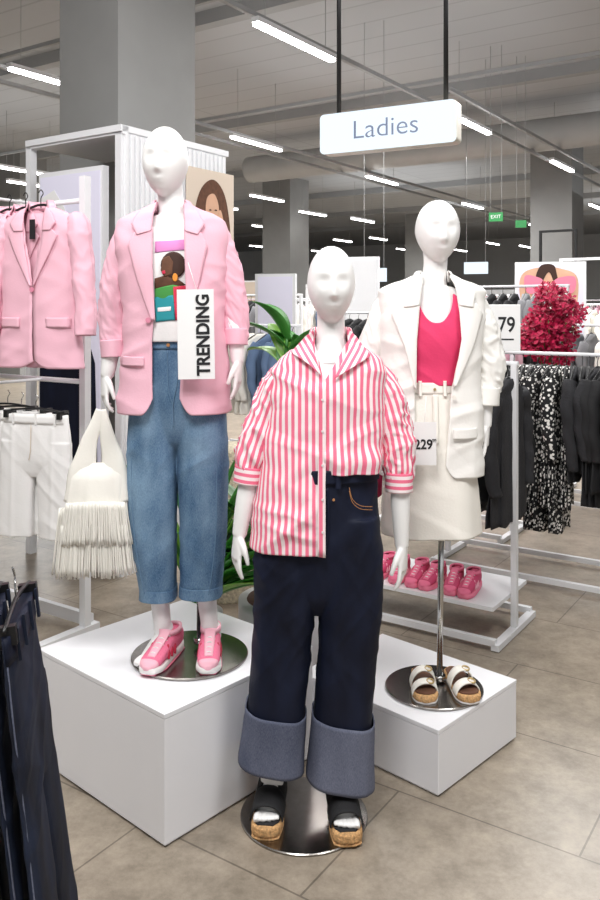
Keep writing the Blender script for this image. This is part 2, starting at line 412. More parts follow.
# ================= SETTING
fl=box('floor',(0,0,0),(80,80,.1),floormat(),kind='structure'); fl.location=(6,28,-.05)
ce=box('ceiling',(0,0,0),(80,80,.1),ceilmat(),kind='structure'); ce.location=(6,28,5.6)
o=box('wall_back',(0,0,2.8),(90,.2,5.6),M['wall'],kind='structure'); o.location=(10,46,0); o.rotation_euler=(0,0,RB)
o=box('wall_left',(0,0,2.8),(.2,60,5.6),M['wall'],kind='structure'); o.location=(-16,20,0)
ncol=0
def column(px,d,wA,wB):
    global ncol; ncol+=1
    c=W(px,HY,d); c.z=0; ce_=c+DA*wA/2+DB*wB/2
    return box('trim_%d'%ncol,(0,0,2.77),(wB,wA,5.54),M['conc'],rot=RB,loc=ce_,kind='structure')
column(118,6.0,.85,.64)
column(290,24,1.0,1.0); column(572,17.5,.9,.9); column(20,20,.8,.8); column(425,33,.9,.9)

def beam(p0,p1,w,h,m,label,name='ceiling_beam',cat='beam'):
    p0=Vector(p0);p1=Vector(p1); c=(p0+p1)/2; d=p1-p0
    o=box(name,(0,0,0),(d.length,w,h),m,label=label,category=cat); o.location=c; o.rotation_euler=(0,0,math.atan2(d.y,d.x)); return o
for k in range(6):
    c=Vector((0,10+k*6.0,5.46)); beam(c-DB*16,c+DB*14,.18,.18,M['beam'],'long grey steel beam under the ceiling')
c=Vector((3.4,6,5.25)); beam(c-DA*5,c+DA*28,.12,.16,M['beam'],'grey steel purlin under the ceiling')
def duct(c,dirv,L,r,label):
    V,f=tube([(0,0,0,r),(L,0,0,r)],int(L*8),32,ref=(0,0,1),fold=lambda t,s:(.012 if int(s*8)%2 else 0))
    o=mk('ventilation_duct',V,f,M['duct'],None,True,label=label,category='duct'); o.location=c; o.rotation_euler=(0,0,math.atan2(dirv.y,dirv.x)); return o
duct(W(250,170,19),-DB,8.6,.30,'round spiral galvanised ventilation duct under the ceiling')
# LED lights
ZL=4.4
def cp(px,py): 
    d=(ZL-H)*F/(HY-py); return Vector(((px-CX)*d/F,d,ZL))
lights=[((256,25),(330,62)),((232,138),(283,155)),((251,196),(287,205)),((253,226),(280,233)),((10,70),(60,88)),((0,168),(40,180)),
 ((455,118),(486,135)),((552,162),(582,177)),((367,177),(400,189)),((463,204),(488,213)),((352,219),(380,227)),((530,225),(547,232)),((334,240),(356,246)),((397,249),(418,255)),((250,246),(270,251)),((487,243),(506,249)),((8,182),(34,190)),((573,243),(590,248)),((436,232),(458,238)),((300,212),(326,219)),((283,238),(303,243)),((205,205),(235,214)),((520,246),(538,251)),((370,238),(390,243)),((590,205),(612,213)),((30,214),(52,221)),((312,251),(328,255)),((455,250),(470,254))]
for a,b in lights:
    p=cp(*a); L=1.35 if a[1]>60 else 1.42
    e=empty('linear_light',p,math.atan2(DA.y,DA.x),label='slim white linear LED light hanging from the ceiling',category='ceiling light',group='linear ceiling lights')
    box('lamp_housing',(L/2,0,.055),(L+.04,.09,.05),M['white'],e)
    box('light_strip',(L/2,0,.012),(L,.075,.03),M['tube'],e)
    for x in (.15,L-.15): cyl('suspension_wire',(x,0,.07),(x,0,1.15),.004,M['beam'],e,n=6)
def track(px,py,back,fwd,z=4.55):
    d=(z-H)*F/(HY-py); c=Vector(((px-CX)*d/F,d,z))
    beam(c-DA*back,c+DA*fwd,.05,.05,M['beam'],'thin grey lighting track under the ceiling','lighting_track','track')
track(330,52,5,14); track(195,122,6,20); track(560,150,5,16); track(40,92,4,20)
for k in range(2):
    c=Vector((0,8+k*5,4.9)); beam(c-DB*14,c+DB*10,.05,.05,M['beam'],'thin grey conduit under the ceiling','conduit','conduit')

# ================= LADIES SIGN
ang=math.atan2(-.465,.885)
c=(W(321,135,6.4)+W(456,119,5.9))/2; c.z=2.995
sg=empty('hanging_sign',c,ang,label='lit white rounded sign reading Ladies on two black rods',category='sign')
rrect('sign_body',1.09,.31,.12,.035,M['gold'],sg,.06)
rrect('sign_face',1.085,.305,.016,.034,M['signlit'],sg,-.0085)
text('sign_lettering','Ladies',.2,M['inkblue'],sg,(0,-.019,0),bold=-.0015,sx=1.08)
for x in (-.41,.45): cyl('hanging_rod',(x,.05,.15),(x,.05,2.55),.018,M['blackm'],sg)
# ================= PODIUMS
def podium(corner,dirR,lr,dirL,ll,h,label):
    a=math.atan2(dirR.y,dirR.x); e=corner+dirR*lr/2+dirL*ll/2
    o=box('display_podium',(0,0,(h-.016+.01)/2),(lr,ll,h-.016-.01),M['podium'],bev=.002,label=label,category='display box'); o.location=e; o.rotation_euler=(0,0,a)
    box('plinth',(0,0,.0055),(lr-.02,ll-.02,.009),M['podium'],o)
    box('top_panel',(0,0,h-.0075),(lr+.002,ll+.002,.015),M['podium'],o,bev=.002)
    return o
podium(Vector((-.409,2.478,0)),Vector((.669,.743,0)),.68,Vector((-.743,.669,0)),.72,.408,'large square white display box under the pink blazer mannequin')
podium(Vector((.462,2.735,0)),Vector((.69,.724,0)),.52,Vector((-.724,.69,0)),.64,.228,'low white display box under the white blazer mannequin')

class Q:
    def __init__(s,ox,oy,d,z0,name,label):
        s.s=d/F; s.ox=ox; s.oy=oy
        s.e=empty(name,Vector(((ox-CX)*s.s,d,z0)),0,label=label,category='mannequin')
    def x(s,px): return (px-s.ox)*s.s
    def z(s,py): return (s.oy-py)*s.s+.008
    def p(s,px,py,y=0): return Vector((s.x(px),y,s.z(py)))
    def ring(s,py,px,rx,ry,y=0): return (s.z(py),s.x(px),y,rx*s.s,ry)
    def xz(s,px,py): return (s.x(px),s.z(py))
def armtube(q,pts):
    return tube([(*q.p(a,b,y),r) for a,b,y,r in pts],30,18)

q=Q(304,815,2.647,0,'mannequin','white mannequin in pink striped shirt and dark turn-up jeans'); e=q.e
stand(e,.205)
parts=[headvf(q.p(331,287,-.01),.154,.245,.05)]
parts.append(tube([(*q.p(331,300,.01),.048),(*q.p(331,325,.015),.045),(*q.p(331,343,.015),.050),(*q.p(331,355,.015),.066),(*q.p(331,364,.015),.085)],20,24))
parts.append(hloft([q.ring(354,331,18,.05),q.ring(364,331,38,.062),q.ring(378,331,47,.085),q.ring(400,330,46,.10),q.ring(430,328,43,.095),q.ring(470,322,47,.105),q.ring(520,318,53,.118),q.ring(560,318,52,.11),q.ring(585,318,35,.07)],50,36))
parts.append(hloft([q.ring(560,290,22,.08),q.ring(650,283,16,.06),q.ring(700,278,15,.05),q.ring(760,273,13,.042),q.ring(790,272,11,.036)],40,20,2))
parts.append(hloft([q.ring(560,346,22,.08),q.ring(650,346,16,.06),q.ring(700,344,15,.05),q.ring(760,341,13,.042),q.ring(795,341,11,.036)],40,20,2))
parts.append(armtube(q,[(290,376,0,.042),(271,402,0,.041),(259,445,0,.036),(251,475,-.01,.032),(245,505,-.02,.03),(240,535,-.03,.023)]))
parts+=hand(q.p(240,533,-.03),(-.12,-.1,-1),(.8,.5,0),(.45,-1,0),.35,.95)
parts.append(armtube(q,[(372,376,0,.042),(387,402,0,.041),(396,445,0,.036),(399,475,-.01,.032),(400,510,-.015,.03),(401,547,-.02,.022)]))
parts+=hand(q.p(401,545,-.02),(.03,-.1,-1),(-.8,.5,0),(-.45,-1,0),.35,.95)
LF=q.p(272,790,.03); RF=q.p(341,795,.0)
parts+=foot((LF.x,.03,.12),-.1,heel=.066,toeh=.048)
parts+=foot((RF.x,.0,.12),.08,heel=.066,toeh=.048,sc=-1)
remesh('body',parts,.0036,2,M['skin'],e)
jp=[hloft([q.ring(472,321,55,.118),q.ring(500,320,58,.124),q.ring(530,319,61,.128),q.ring(560,318,59,.120),q.ring(590,318,34,.10),q.ring(612,317,12,.06)],60,48),
 hloft([q.ring(515,290,30,.118),q.ring(550,287,32,.118),q.ring(600,285,31,.108),q.ring(650,281.5,29,.097),q.ring(710,276.5,28.5,.093),q.ring(755,273,28,.092)],60,56,2.8),
 hloft([q.ring(515,348,30,.118),q.ring(550,349.5,32,.118),q.ring(600,350.5,31,.108),q.ring(650,347.5,29,.098),q.ring(710,343,29,.095),q.ring(765,340,28.5,.093)],60,56,2.8)]
q0z=q.z(590); q1z=q.z(700)
def dj(c):
    dn=max(0,min(1,(q0z-c.z)/.3)); up=max(0,min(1,(c.z-q1z)/.1))
    return up*(wr(c,(17,17,1.0),.005*dn,3)+crease(c,.5,16,2,.004)+crease(c,-.6,16,7,.004))
jo=remesh('jeans',jp,.005,1,M['dark'],e,post=dj,label='dark indigo wide leg jeans')
def tubecuff(name,rings,m,parent,solid=.004,slant=0,ex=2.6,**kw):
    V,f=hloft(rings,20,96,ex,False,fold=lambda t,z:.008*math.sin(3*t+z*14+rings[0][1]*40)+.006*math.sin(7*t+z*25)+.015*noise.noise(Vector((math.cos(t)*3,math.sin(t)*3,z*12+rings[0][1]*9)))); V=[(x,y,z+slant*(x-rings[0][1])) for x,y,z in V]
    return mk(name,V,f,m,parent,solid=solid,**kw)
tubecuff('turned_cuff',[q.ring(709,276,30,.100),q.ring(740,273.5,31,.104),q.ring(763,271.5,32.5,.110)],M['cuff'],jo,slant=-.16,ex=2.8,label='grey-blue reverse denim turn-up')
tubecuff('turned_cuff',[q.ring(716,343,30.5,.102),q.ring(750,341.5,32,.106),q.ring(779,340,33.5,.112)],M['cuff'],jo,slant=-.16,ex=2.8,label='grey-blue reverse denim turn-up')
prj=Prof([(q.z(606),q.x(318),0,52*q.s,52*q.s,.13),(q.z(560),q.x(318),0,63*q.s,63*q.s,.133),(q.z(500),q.x(320),0,59*q.s,59*q.s,.128),(q.z(470),q.x(321),0,56.5*q.s,56.5*q.s,.122)])
wrap('waistband',prj,lambda z:-math.pi,lambda z:math.pi,lambda u:q.z(466),lambda u:q.z(479),M['dark'],jo,nv=8,amp=0,solid=.008)
for off in (0,3): line('pocket_stitch',prj,q,[(347,482+off),(350,493+off),(358,500+off),(370,503+off)],M['stitch'],jo,.006,.001,'tan pocket stitching')
line('fly_seam',prj,q,[(326,482),(327,520),(322,548)],M['dark'],jo,.005,.003)
patch('belt_loop',prj,[q.xz(334,463),q.xz(334,483)],[q.xz(339,463),q.xz(339,483)],M['dark'],jo,off=.009)
disc('rivet',prj.front(q.x(332),q.z(493),.004),.004,M['stitch'],jo)
# shirt
k=q.s
pr=Prof([(q.z(340),q.x(331),.0,17*k,17*k,.056),(q.z(346),q.x(331),0,25*k,25*k,.064),(q.z(353),q.x(331),0,39*k,38*k,.074),(q.z(361),q.x(331),0,51*k,49*k,.085),(q.z(373),q.x(331),0,57*k,55*k,.100),
 (q.z(395),q.x(329),-.003,57*k,56*k,.110),(q.z(440),q.x(325),0,58*k,57*k,.115),(q.z(480),q.x(322),0,63*k,57*k,.126),(q.z(520),q.x(320),0,67*k,58*k,.138),(q.z(560),q.x(319),0,70*k,60*k,.148)],2.8)
def open_x(z,side):
    zv=q.z(382); zt=q.z(338)
    if z<=zv: return q.x(323)
    t=min(1,(z-zv)/(zt-zv)); return q.x(323)+t*(27 if side>0 else -10)*k
def zbot(u):
    if u<.42: return q.z(470)
    if u<.52: t=(u-.42)/.10; return q.z(470)+(q.z(541)-q.z(470))*t
    return q.z(542+4*math.sin((u-.52)/.48*math.pi*.5))
def shx(p,v,u):
    return crease(p,1.2,12,3,.009)+crease(p,-.9,11,8,.008)+(.006*math.sin(p.x*55+1)*max(0,v-.55) if u>.5 else .012*max(0,(v-.78)/.22)*math.sin(p.x*70)+.014*math.exp(-((v-.9)/.08)**2))
sh=wrap('striped_shirt',pr,lambda z:pr.th(open_x(z,1),z),lambda z:2*math.pi+pr.th(open_x(z,-1),z),lambda u:q.z(340),zbot,M['stripe'],e,nu=240,nv=140,amp=.003,sc=(9,9,2.2),seed=2,solid=.003,extra=shx,label='pink and white vertically striped cotton shirt, half tucked in')
patch('button_placket',pr,[q.xz(318,382),q.xz(318,440),q.xz(317,480),q.xz(317,545)],[q.xz(325,382),q.xz(325,440),q.xz(324,480),q.xz(324,546)],M['stripe'],sh,off=.009)
for py in (398,428,460,492,522): disc('shirt_button',pr.front(q.x(321.5),q.z(py),.014),.004,M['shirtbtn'],sh)
patch('collar_leaf',pr,[q.xz(315,331),q.xz(312,348),q.xz(320,375)],[q.xz(306,338),q.xz(291,354),q.xz(307,363)],M['stripe'],sh,off=.016,offB=.022,uoff=.6)
patch('collar_leaf',pr,[q.xz(347,331),q.xz(347,350),q.xz(333,378)],[q.xz(355,338),q.xz(369,357),q.xz(351,367)],M['stripe'],sh,off=.016,offB=.022,uoff=-.6)
def neckcollar(name,q,cx,py0,r,ry,hh,m,parent,a0=-.62,a1=.62,drop=.03,wide=1.35):
    V=[];U=[];n=40
    for j,(rr,dz) in enumerate([(1.0,-.01),(.98,hh*.6),(1.0,hh),(1.08,hh*.9),(wide,-drop*.4),(wide*1.08,-drop)]):
        for i in range(n):
            t=math.pi+math.pi*(a0+(a1-a0)*i/(n-1))
            V.append(Vector((q.x(cx)+r*rr*math.sin(t),-ry*rr*math.cos(t),q.z(py0)+dz))); U.append((t*r*1.3,dz))
    return mk(name,V,gridf(6,n,False),m,parent,uvs=U,solid=.003)
neckcollar('collar_stand',q,331,343,.060,.064,.042,M['stripe'],sh)
def sleeve(q,name,pts,m,parent,amp=.05,seed=0,rows=90,f1=45,bunch=0,**kw):
    tot=sum((q.p(a[0],a[1],a[2])-q.p(b[0],b[1],b[2])).length for a,b in zip(pts,pts[1:]))
    def fold(t,s):
        u=s/tot
        w=amp*(math.sin(s*f1+2.6*math.sin(t+seed)+seed)*.35+noise.noise(Vector((math.cos(t)*1.8+seed,math.sin(t)*1.8,s*9)))*1.4)
        n=noise.noise(Vector((math.cos(t)*1.3+s*6+seed,math.sin(t)*1.3,s*22+math.sin(t+seed)*1.5)))
        w+=amp*1.5*(max(0,1-abs(n)*4)-.3)
        if bunch: w+=bunch*math.sin(s*80+3.2*math.sin(t*1.0+seed)+2*math.sin(2*t+seed))*max(0,u-.45)*1.8
        return w*min(1,u*4)
    V,f,U=tube([(*q.p(a,b,y),r*q.s,r*q.s*.82) for a,b,y,r in pts],rows,56,cap=False,fold=fold,seam=True,ref=(0,-1,0))
    return mk(name,V,f,m,parent,uvs=U,solid=.003,**kw)
sleeve(q,'sleeve',[(301,365,0,8),(288,374,0,13.5),(274,397,0,17),(262,430,0,17),(253,458,-.005,18),(249,477,-.01,12.5)],M['stripe'],sh,.095,1,bunch=.07)
sleeve(q,'sleeve',[(360,365,0,8),(372,374,0,13.5),(385,397,0,17),(394,430,0,17),(399,460,-.005,16.5),(399,482,-.01,12.5)],M['stripe'],sh,.095,5,bunch=.07)
def cuffh(q,name,pts,m,parent,r):
    V,f,U=tube([(*q.p(a,b,y),r*q.s) for a,b,y in pts],10,40,cap=False,seam=True,ref=(0,-1,0),fold=lambda t,s:.04*math.sin(3*t+1+s*30))
    U=[(v+.003,u) for u,v in U]
    return mk(name,V,f,m,parent,uvs=U,solid=.005)
cuffh(q,'rolled_cuff',[(250,468,-.01),(248,485,-.012)],M['stripe'],sh,13.5)
cuffh(q,'rolled_cuff',[(399,474,-.01),(399,493,-.012)],M['stripe'],sh,13)

# wedge sandals
def wedge(loc,rz,label):
    s=empty('wedge_sandal',loc,rz,label=label,category='sandal',group='black wedge sandals')
    def sec(y,w,z0,z1,n=28,ex=4):
        return [Vector((w*sp(math.cos(2*math.pi*i/n),2/ex),y,(z0+z1)/2+(z1-z0)/2*sp(math.sin(2*math.pi*i/n),2/ex))) for i in range(n)]
    def body(name,ks,m):
        V=[];R=30
        for j in range(R):
            y=ks[0][0]+(ks[-1][0]-ks[0][0])*j/(R-1); w,a,b=herm(ks,y); V+=sec(y,w,a,b)
        f=gridf(R,28,True); f.append(tuple(range(28))[::-1]); f.append(tuple(range((R-1)*28,R*28)))
        mk(name,V,f,m,s)
    body('cork_wedge',[(-.176,.014,.012,.036),(-.17,.034,.006,.042),(-.14,.048,.004,.044),(-.08,.047,.004,.048),(0,.038,.004,.062),(.06,.036,.004,.066),(.082,.025,.004,.066),(.087,.012,.01,.056)],M['cork'])
    body('outsole',[(-.172,.024,0,.006),(-.165,.042,0,.007),(-.1,.049,0,.007),(0,.039,0,.007),(.07,.036,0,.007),(.085,.018,0,.007)],M['cork'])
    body('insole',[(-.166,.024,.040,.046),(-.14,.042,.041,.047),(-.08,.041,.045,.051),(0,.033,.059,.065),(.075,.025,.063,.069)],M['black'])
    def band(name,y0,y1,w,z0,hh,lean=0,grow=.28):
        V=[];n=24
        for j in range(10):
            y=y0+(y1-y0)*j/9; hj=hh*(1+grow*j/9); zj=z0+.004*j/9
            for i in range(n):
                t=math.pi*i/(n-1); V.append(Vector((w*sp(math.cos(t),.8),y+lean*math.sin(t),zj+hj*math.sin(t))))
        mk(name,V,gridf(10,n,False),M['black'],s,solid=.005)
    band('toe_strap',-.140,-.062,.050,.040,.048,-.004,.35)
    band('instep_strap',-.068,.012,.046,.046,.066,.010,.40)
    V=[];n=28
    for j in range(6):
        for i in range(n):
            t=math.pi*(i/(n-1)); V.append(Vector(((.043-.004*j/5)*math.cos(t),.015+.058*math.sin(t),.062+.075*j/5)))
    mk('heel_counter',V,gridf(6,n,False),M['black'],s,solid=.004)
    V,f=tube([(.045*math.cos(t),.018-.0+.046*math.sin(t),.134,.012) for t in [2*math.pi*i/24 for i in range(25)]],50,8,ref=(0,0,1),flat=.5)
    mk('ankle_strap',V,f,M['black'],s)
b0=e.location
wedge(Vector((b0.x+LF.x,b0.y+.03,.008)),-.1,'black open-toe sandal with cork wedge sole on steel plate')
wedge(Vector((b0.x+RF.x,b0.y,.008)),.08,'black open-toe sandal with cork wedge sole on steel plate')

# ================= PINK BLAZER MANNEQUIN
def blazer(q,e,m,pr,xl,xr,ztop,zb,lapL,lapR,name,label,pockets=(),amp=.006,seed=1):
    def ex(p,v,u):
        return .007*math.sin(p.x*24+seed)*max(0,v-.35)+crease(p,1.25,9,seed,.007)+crease(p,-1.1,10,seed+4,.006)+crease(p,.1,9,seed+2,.003)
    bl=wrap(name,pr,lambda z:pr.th(xr(z),z),lambda z:2*math.pi+pr.th(xl(z),z),lambda u:ztop,zb,m,e,nu=180,nv=120,amp=amp*.4,sc=(7,7,3.2),seed=seed,solid=.005,extra=ex,label=label)
    for L in (lapL,lapR):
        for nm,A,B,a,b in L: patch(nm,pr,A,B,m,bl,off=a,offB=b,nu=10,nv=40,solid=.004)
    for pk in pockets:
        patch('pocket_flap',pr,[q.xz(pk[0],pk[1]),q.xz(pk[0],pk[3])],[q.xz(pk[2],pk[1]),q.xz(pk[2],pk[3])],m,bl,off=.010,nv=8)
    return bl
def keyx(q,ks):
    kk=sorted([(q.z(py),q.x(px)) for px,py in ks]); return lambda z:herm(kk,z)[0]
q=Q(190,655,2.9,.41,'mannequin','white mannequin in pink blazer, graphic t-shirt and cropped blue jeans'); e=q.e; k=q.s
stand(e,.205,(q.p(198,642,.05)-Vector((0,0,.03)),q.p(198,430,.05)))
parts=[headvf(q.p(166,165,-.01),.158,.247,-.12)]
parts.append(tube([(*q.p(168,180,.01),.048),(*q.p(170,200,.015),.045),(*q.p(172,214,.015),.051),(*q.p(172,225,.015),.066),(*q.p(172,233,.015),.085)],20,24))
parts.append(hloft([q.ring(218,172,17,.05),q.ring(227,172,38,.062),q.ring(240,172,44,.08),q.ring(270,172,38,.095),q.ring(310,173,32,.08),q.ring(345,175,33,.088),q.ring(385,177,40,.095),q.ring(415,178,40,.085),q.ring(432,178,25,.06)],50,36))
parts.append(hloft([q.ring(410,158,16,.07),q.ring(500,157,14,.055),q.ring(540,158,12,.045),q.ring(600,160,9.5,.036),q.ring(632,163,8.5,.032)],40,20,2))
parts.append(hloft([q.ring(410,198,16,.07),q.ring(500,202,14,.055),q.ring(540,204,12,.045),q.ring(600,207,9.5,.036),q.ring(632,210,8.5,.032)],40,20,2))
parts.append(armtube(q,[(134,240,0,.040),(122,270,0,.039),(115,310,0,.034),(113,345,-.01,.031),(110,370,-.02,.026),(108,378,-.02,.023)]))
parts+=hand(q.p(108,376,-.02),(-.06,-.12,-1),(.8,.5,0),(.5,-1,0),.55,.92)
parts.append(armtube(q,[(212,240,0,.040),(222,270,0,.039),(231,310,0,.034),(236,335,-.01,.031),(237,350,-.015,.027),(238,364,-.02,.022)]))
parts+=hand(q.p(238,362,-.02),(.02,-.12,-1),(-.8,.5,0),(-.2,-1,0),.3,.92)
parts+=foot((q.x(163),.0,.1),-.25,heel=.02,toeh=.02); parts+=foot((q.x(211),.0,.1),.05,heel=.02,toeh=.02,sc=-1)
remesh('body',parts,.0036,2,M['skin'],e)
jp=[hloft([q.ring(342,174,35,.095),q.ring(370,176,40,.104),q.ring(395,178,43,.108),q.ring(420,178,38,.1),q.ring(440,178,22,.08),q.ring(452,178,8,.03)],60,48),
 hloft([q.ring(385,156.5,21.5,.102),q.ring(410,155,24,.103),q.ring(470,152.5,24.5,.090),q.ring(520,153,23,.084),q.ring(560,155.5,20,.076),q.ring(594,158.5,17,.066)],60,56,2.6),
 hloft([q.ring(385,199.5,21.5,.102),q.ring(410,201,24,.103),q.ring(470,203,24.5,.090),q.ring(520,203.5,23,.084),q.ring(560,202.5,21.5,.08),q.ring(591,201,20,.074)],60,56,2.6)]
zh=q.z(575)
def lj(c):
    m_=max(0,min(1,(.55-c.z)/.3))*max(0,min(1,(c.z-zh)/.06)); mh=max(0,1-abs(c.z-.70)/.12)
    return wr(c,(15,15,1.5),.003,13)+crease(c,.9,12,3,.006*(m_+mh*.8))+crease(c,-.8,12,9,.006*(m_+mh*.8))
jo=remesh('jeans',jp,.0042,1,M['denim'],e,post=lj,label='mid blue wide barrel leg jeans cropped at the ankle')
tubecuff('hem',[q.ring(588,158.5,18,.070),q.ring(599,158.5,18.3,.071)],M['denim'],jo,.003); tubecuff('hem',[q.ring(585,201,21,.078),q.ring(596,201,21.3,.079)],M['denim'],jo,.003)
prj=Prof([(q.z(440),q.x(178),0,46*k,46*k,.11),(q.z(405),q.x(178),0,45*k,45*k,.112),(q.z(370),q.x(176),0,41*k,41*k,.106),(q.z(341),q.x(174),0,36*k,36*k,.098)])
wrap('waistband',prj,lambda z:-math.pi,lambda z:math.pi,lambda u:q.z(341),lambda u:q.z(350),M['denim'],jo,nv=6,amp=0,solid=.007)
line('fly_seam',prj,q,[(172,352),(173,385),(178,404)],M['seam'],jo,.003,.0016); line('fly_seam',prj,q,[(182,352),(182,380),(178,402),(178,425)],M['seam'],jo,.003,.0016)
line('pocket_seam',prj,q,[(150,356),(146,375),(138,388)],M['seam'],jo,.004,.0016); line('pocket_seam',prj,q,[(200,356),(206,376),(214,388)],M['seam'],jo,.004,.0016)
prk=Prof([(q.z(602),q.x(158.5),0,17*k,17*k,.067),(q.z(560),q.x(155.5),0,20*k,20*k,.077),(q.z(520),q.x(153),0,23*k,23*k,.085),(q.z(430),q.x(153.5),0,24.3*k,24.3*k,.099)],2.6)
line('leg_seam',prk,q,[(136,440),(136,480),(138,530),(144,570),(148,590)],M['seam'],jo,.002,.0016)
prk=Prof([(q.z(602),q.x(201),0,20*k,20*k,.075),(q.z(560),q.x(202.5),0,21.5*k,21.5*k,.081),(q.z(520),q.x(203.5),0,23*k,23*k,.085),(q.z(430),q.x(202),0,24.3*k,24.3*k,.099)],2.6)
line('leg_seam',prk,q,[(219,440),(219,480),(218,530),(214,570),(211,590)],M['seam'],jo,.002,.0016)
disc('jeans_button',prj.front(q.x(173),q.z(346),.006),.006,M['stitch'],jo)
# tee
prt=Prof([(q.z(218),q.x(172),0,20*k,20*k,.056),(q.z(228),q.x(172),0,40*k,40*k,.07),(q.z(242),q.x(172),0,46*k,46*k,.088),(q.z(275),q.x(172),0,41*k,41*k,.104),(q.z(315),q.x(173),0,36*k,36*k,.102),(q.z(346),q.x(174),0,39*k,39*k,.110)])
te=wrap('t_shirt',prt,lambda z:-math.pi,lambda z:math.pi,lambda u:q.z(221+14*math.exp(-((u-.5)/.1)**2)),lambda u:q.z(343),M['tee'],e,nu=120,nv=60,amp=.003,sc=(8,8,5),seed=4,label='white cropped t-shirt with a colourful printed portrait')
def blob(name,pts,m,off):
    c=Vector((sum(p[0] for p in pts)/len(pts),sum(p[1] for p in pts)/len(pts))); V=[];n=len(pts)
    R=6
    for r in range(1,R+1):
        for p in pts:
            u=c.lerp(Vector(p),r/R); V.append(prt.front(q.x(u.x),q.z(u.y),off))
    V.append(prt.front(q.x(c.x),q.z(c.y),off)); f=gridf(R,n,True); f+=[(len(V)-1,(i+1)%n,i) for i in range(n)]
    mk(name,V,f,m,te,solid=.0008)
def ell(cx,cy,rx,ry,n=20): return [(cx+rx*math.cos(2*math.pi*i/n),cy+ry*math.sin(2*math.pi*i/n)) for i in range(n)]
blob('printed_panel',[(160,246),(190,244),(190,254),(160,257)],M['purp'],.0065)
blob('printed_shape',ell(178,269,12,13),M['darkbrown'],.0075)
blob('printed_shape',[(168,262),(174,260),(178,266),(177,278),(170,281),(166,274)],M['brown'],.0085)
blob('printed_shape',[(160,282),(170,279),(182,282),(190,288),(160,292)],M['brown'],.0080)
blob('printed_shape',ell(180,281,2.5,4),M['orange'],.0105)
blob('printed_shape',[(167,275),(170,274),(171,277),(168,278)],M['redp'],.0098)
blob('printed_shape',[(160,291),(178,288),(192,291),(192,308),(160,308)],M['greenp'],.0072)
blob('printed_shape',[(160,300),(178,298),(180,322),(161,324)],M['teal'],.0085)
blob('printed_shape',[(178,290),(194,288),(194,322),(180,322)],M['redp'],.0092)
blob('printed_shape',[(163,310),(176,309),(176,313),(163,314)],M['cardw'],.0100)
# blazer
pr=Prof([(q.z(208),q.x(172),.01,19*k,19*k,.058),(q.z(213),q.x(172),.005,29*k,29*k,.066),(q.z(218),q.x(172),0,41*k,41*k,.078),(q.z(225),q.x(172),0,52*k,52*k,.086),(q.z(238),q.x(173),0,55*k,55*k,.100),
 (q.z(275),q.x(174),-.003,52*k,52*k,.116),(q.z(320),q.x(175),0,49*k,49*k,.118),(q.z(370),q.x(176),0,53*k,51*k,.126),(q.z(418),q.x(176),0,58*k,54*k,.134)],3.0)
xl=keyx(q,[(160,206),(157,222),(158,260),(160,310),(158,345),(160,420)]); xr=keyx(q,[(184,206),(188,222),(190,260),(192,310),(188,345),(184,420)])
def zb(u):
    v=min(u,1-u); return q.z(413-16*max(0,1-v/.03)**2)
X=q.xz
bl=blazer(q,e,M['pink'],pr,xl,xr,q.z(209),zb,
 (('lapel',[X(158,232),X(159,270),X(161,322)],[X(140,238),X(134,250),X(144,284),X(158,322)],.008,.014),('collar_leaf',[X(159,206),X(157,236)],[X(146,212),X(137,229),X(143,240)],.011,.018)),
 (('lapel',[X(188,232),X(190,270),X(192,318)],[X(205,238),X(211,250),X(204,284),X(194,318)],.008,.014),('collar_leaf',[X(186,206),X(189,236)],[X(198,212),X(208,229),X(202,240)],.011,.018)),
 'blazer','pale pink single-breasted blazer worn open',pockets=((126,357,151,366),(198,355,225,365)),seed=6)
neckcollar('collar',q,172,212,.060,.064,.03,M['pink'],bl,-.7,.7,.03,1.5)
sleeve(q,'sleeve',[(144,229,0,7),(131,237,0,13.5),(121,264,0,15),(114,297,0,14.5),(112,330,0,13),(115,356,-.01,12)],M['pink'],bl,.07,2,bunch=.03)
sleeve(q,'sleeve',[(201,229,0,7),(214,237,0,13.5),(224,264,0,15),(232,297,0,14),(236,325,0,12.5),(236,346,-.01,11)],M['pink'],bl,.07,8,bunch=.03)
cuffh(q,'sleeve_cuff',[(114,342,-.008),(115,359,-.01)],M['pink'],bl,12.3); cuffh(q,'sleeve_cuff',[(236,331,-.006),(236,347,-.01)],M['pink'],bl,11.5)
disc('blazer_button',pr.front(q.x(155),q.z(322),.014),.009,M['button'],bl)
E1=e
cd=empty('sign_card',E1.location+Vector((q.x(203.5),-.18,q.z(335))),0,label='white card reading TRENDING hanging on the pink blazer',category='sign'); cd.rotation_euler=(0,math.radians(-1),0)
box('card',(-.004,0,0),(.122,.003,.298),M['cardw'],cd)
text('card_lettering','TRENDING',.060,M['ink'],cd,(.022,-.003,-.002),rot=(math.pi/2,-math.pi/2,0),bold=.0018,sx=.90)
cyl('hanging_cord',(0,0,.149),(-.03,.03,.24),.0012,M['cardw'],cd,n=6)
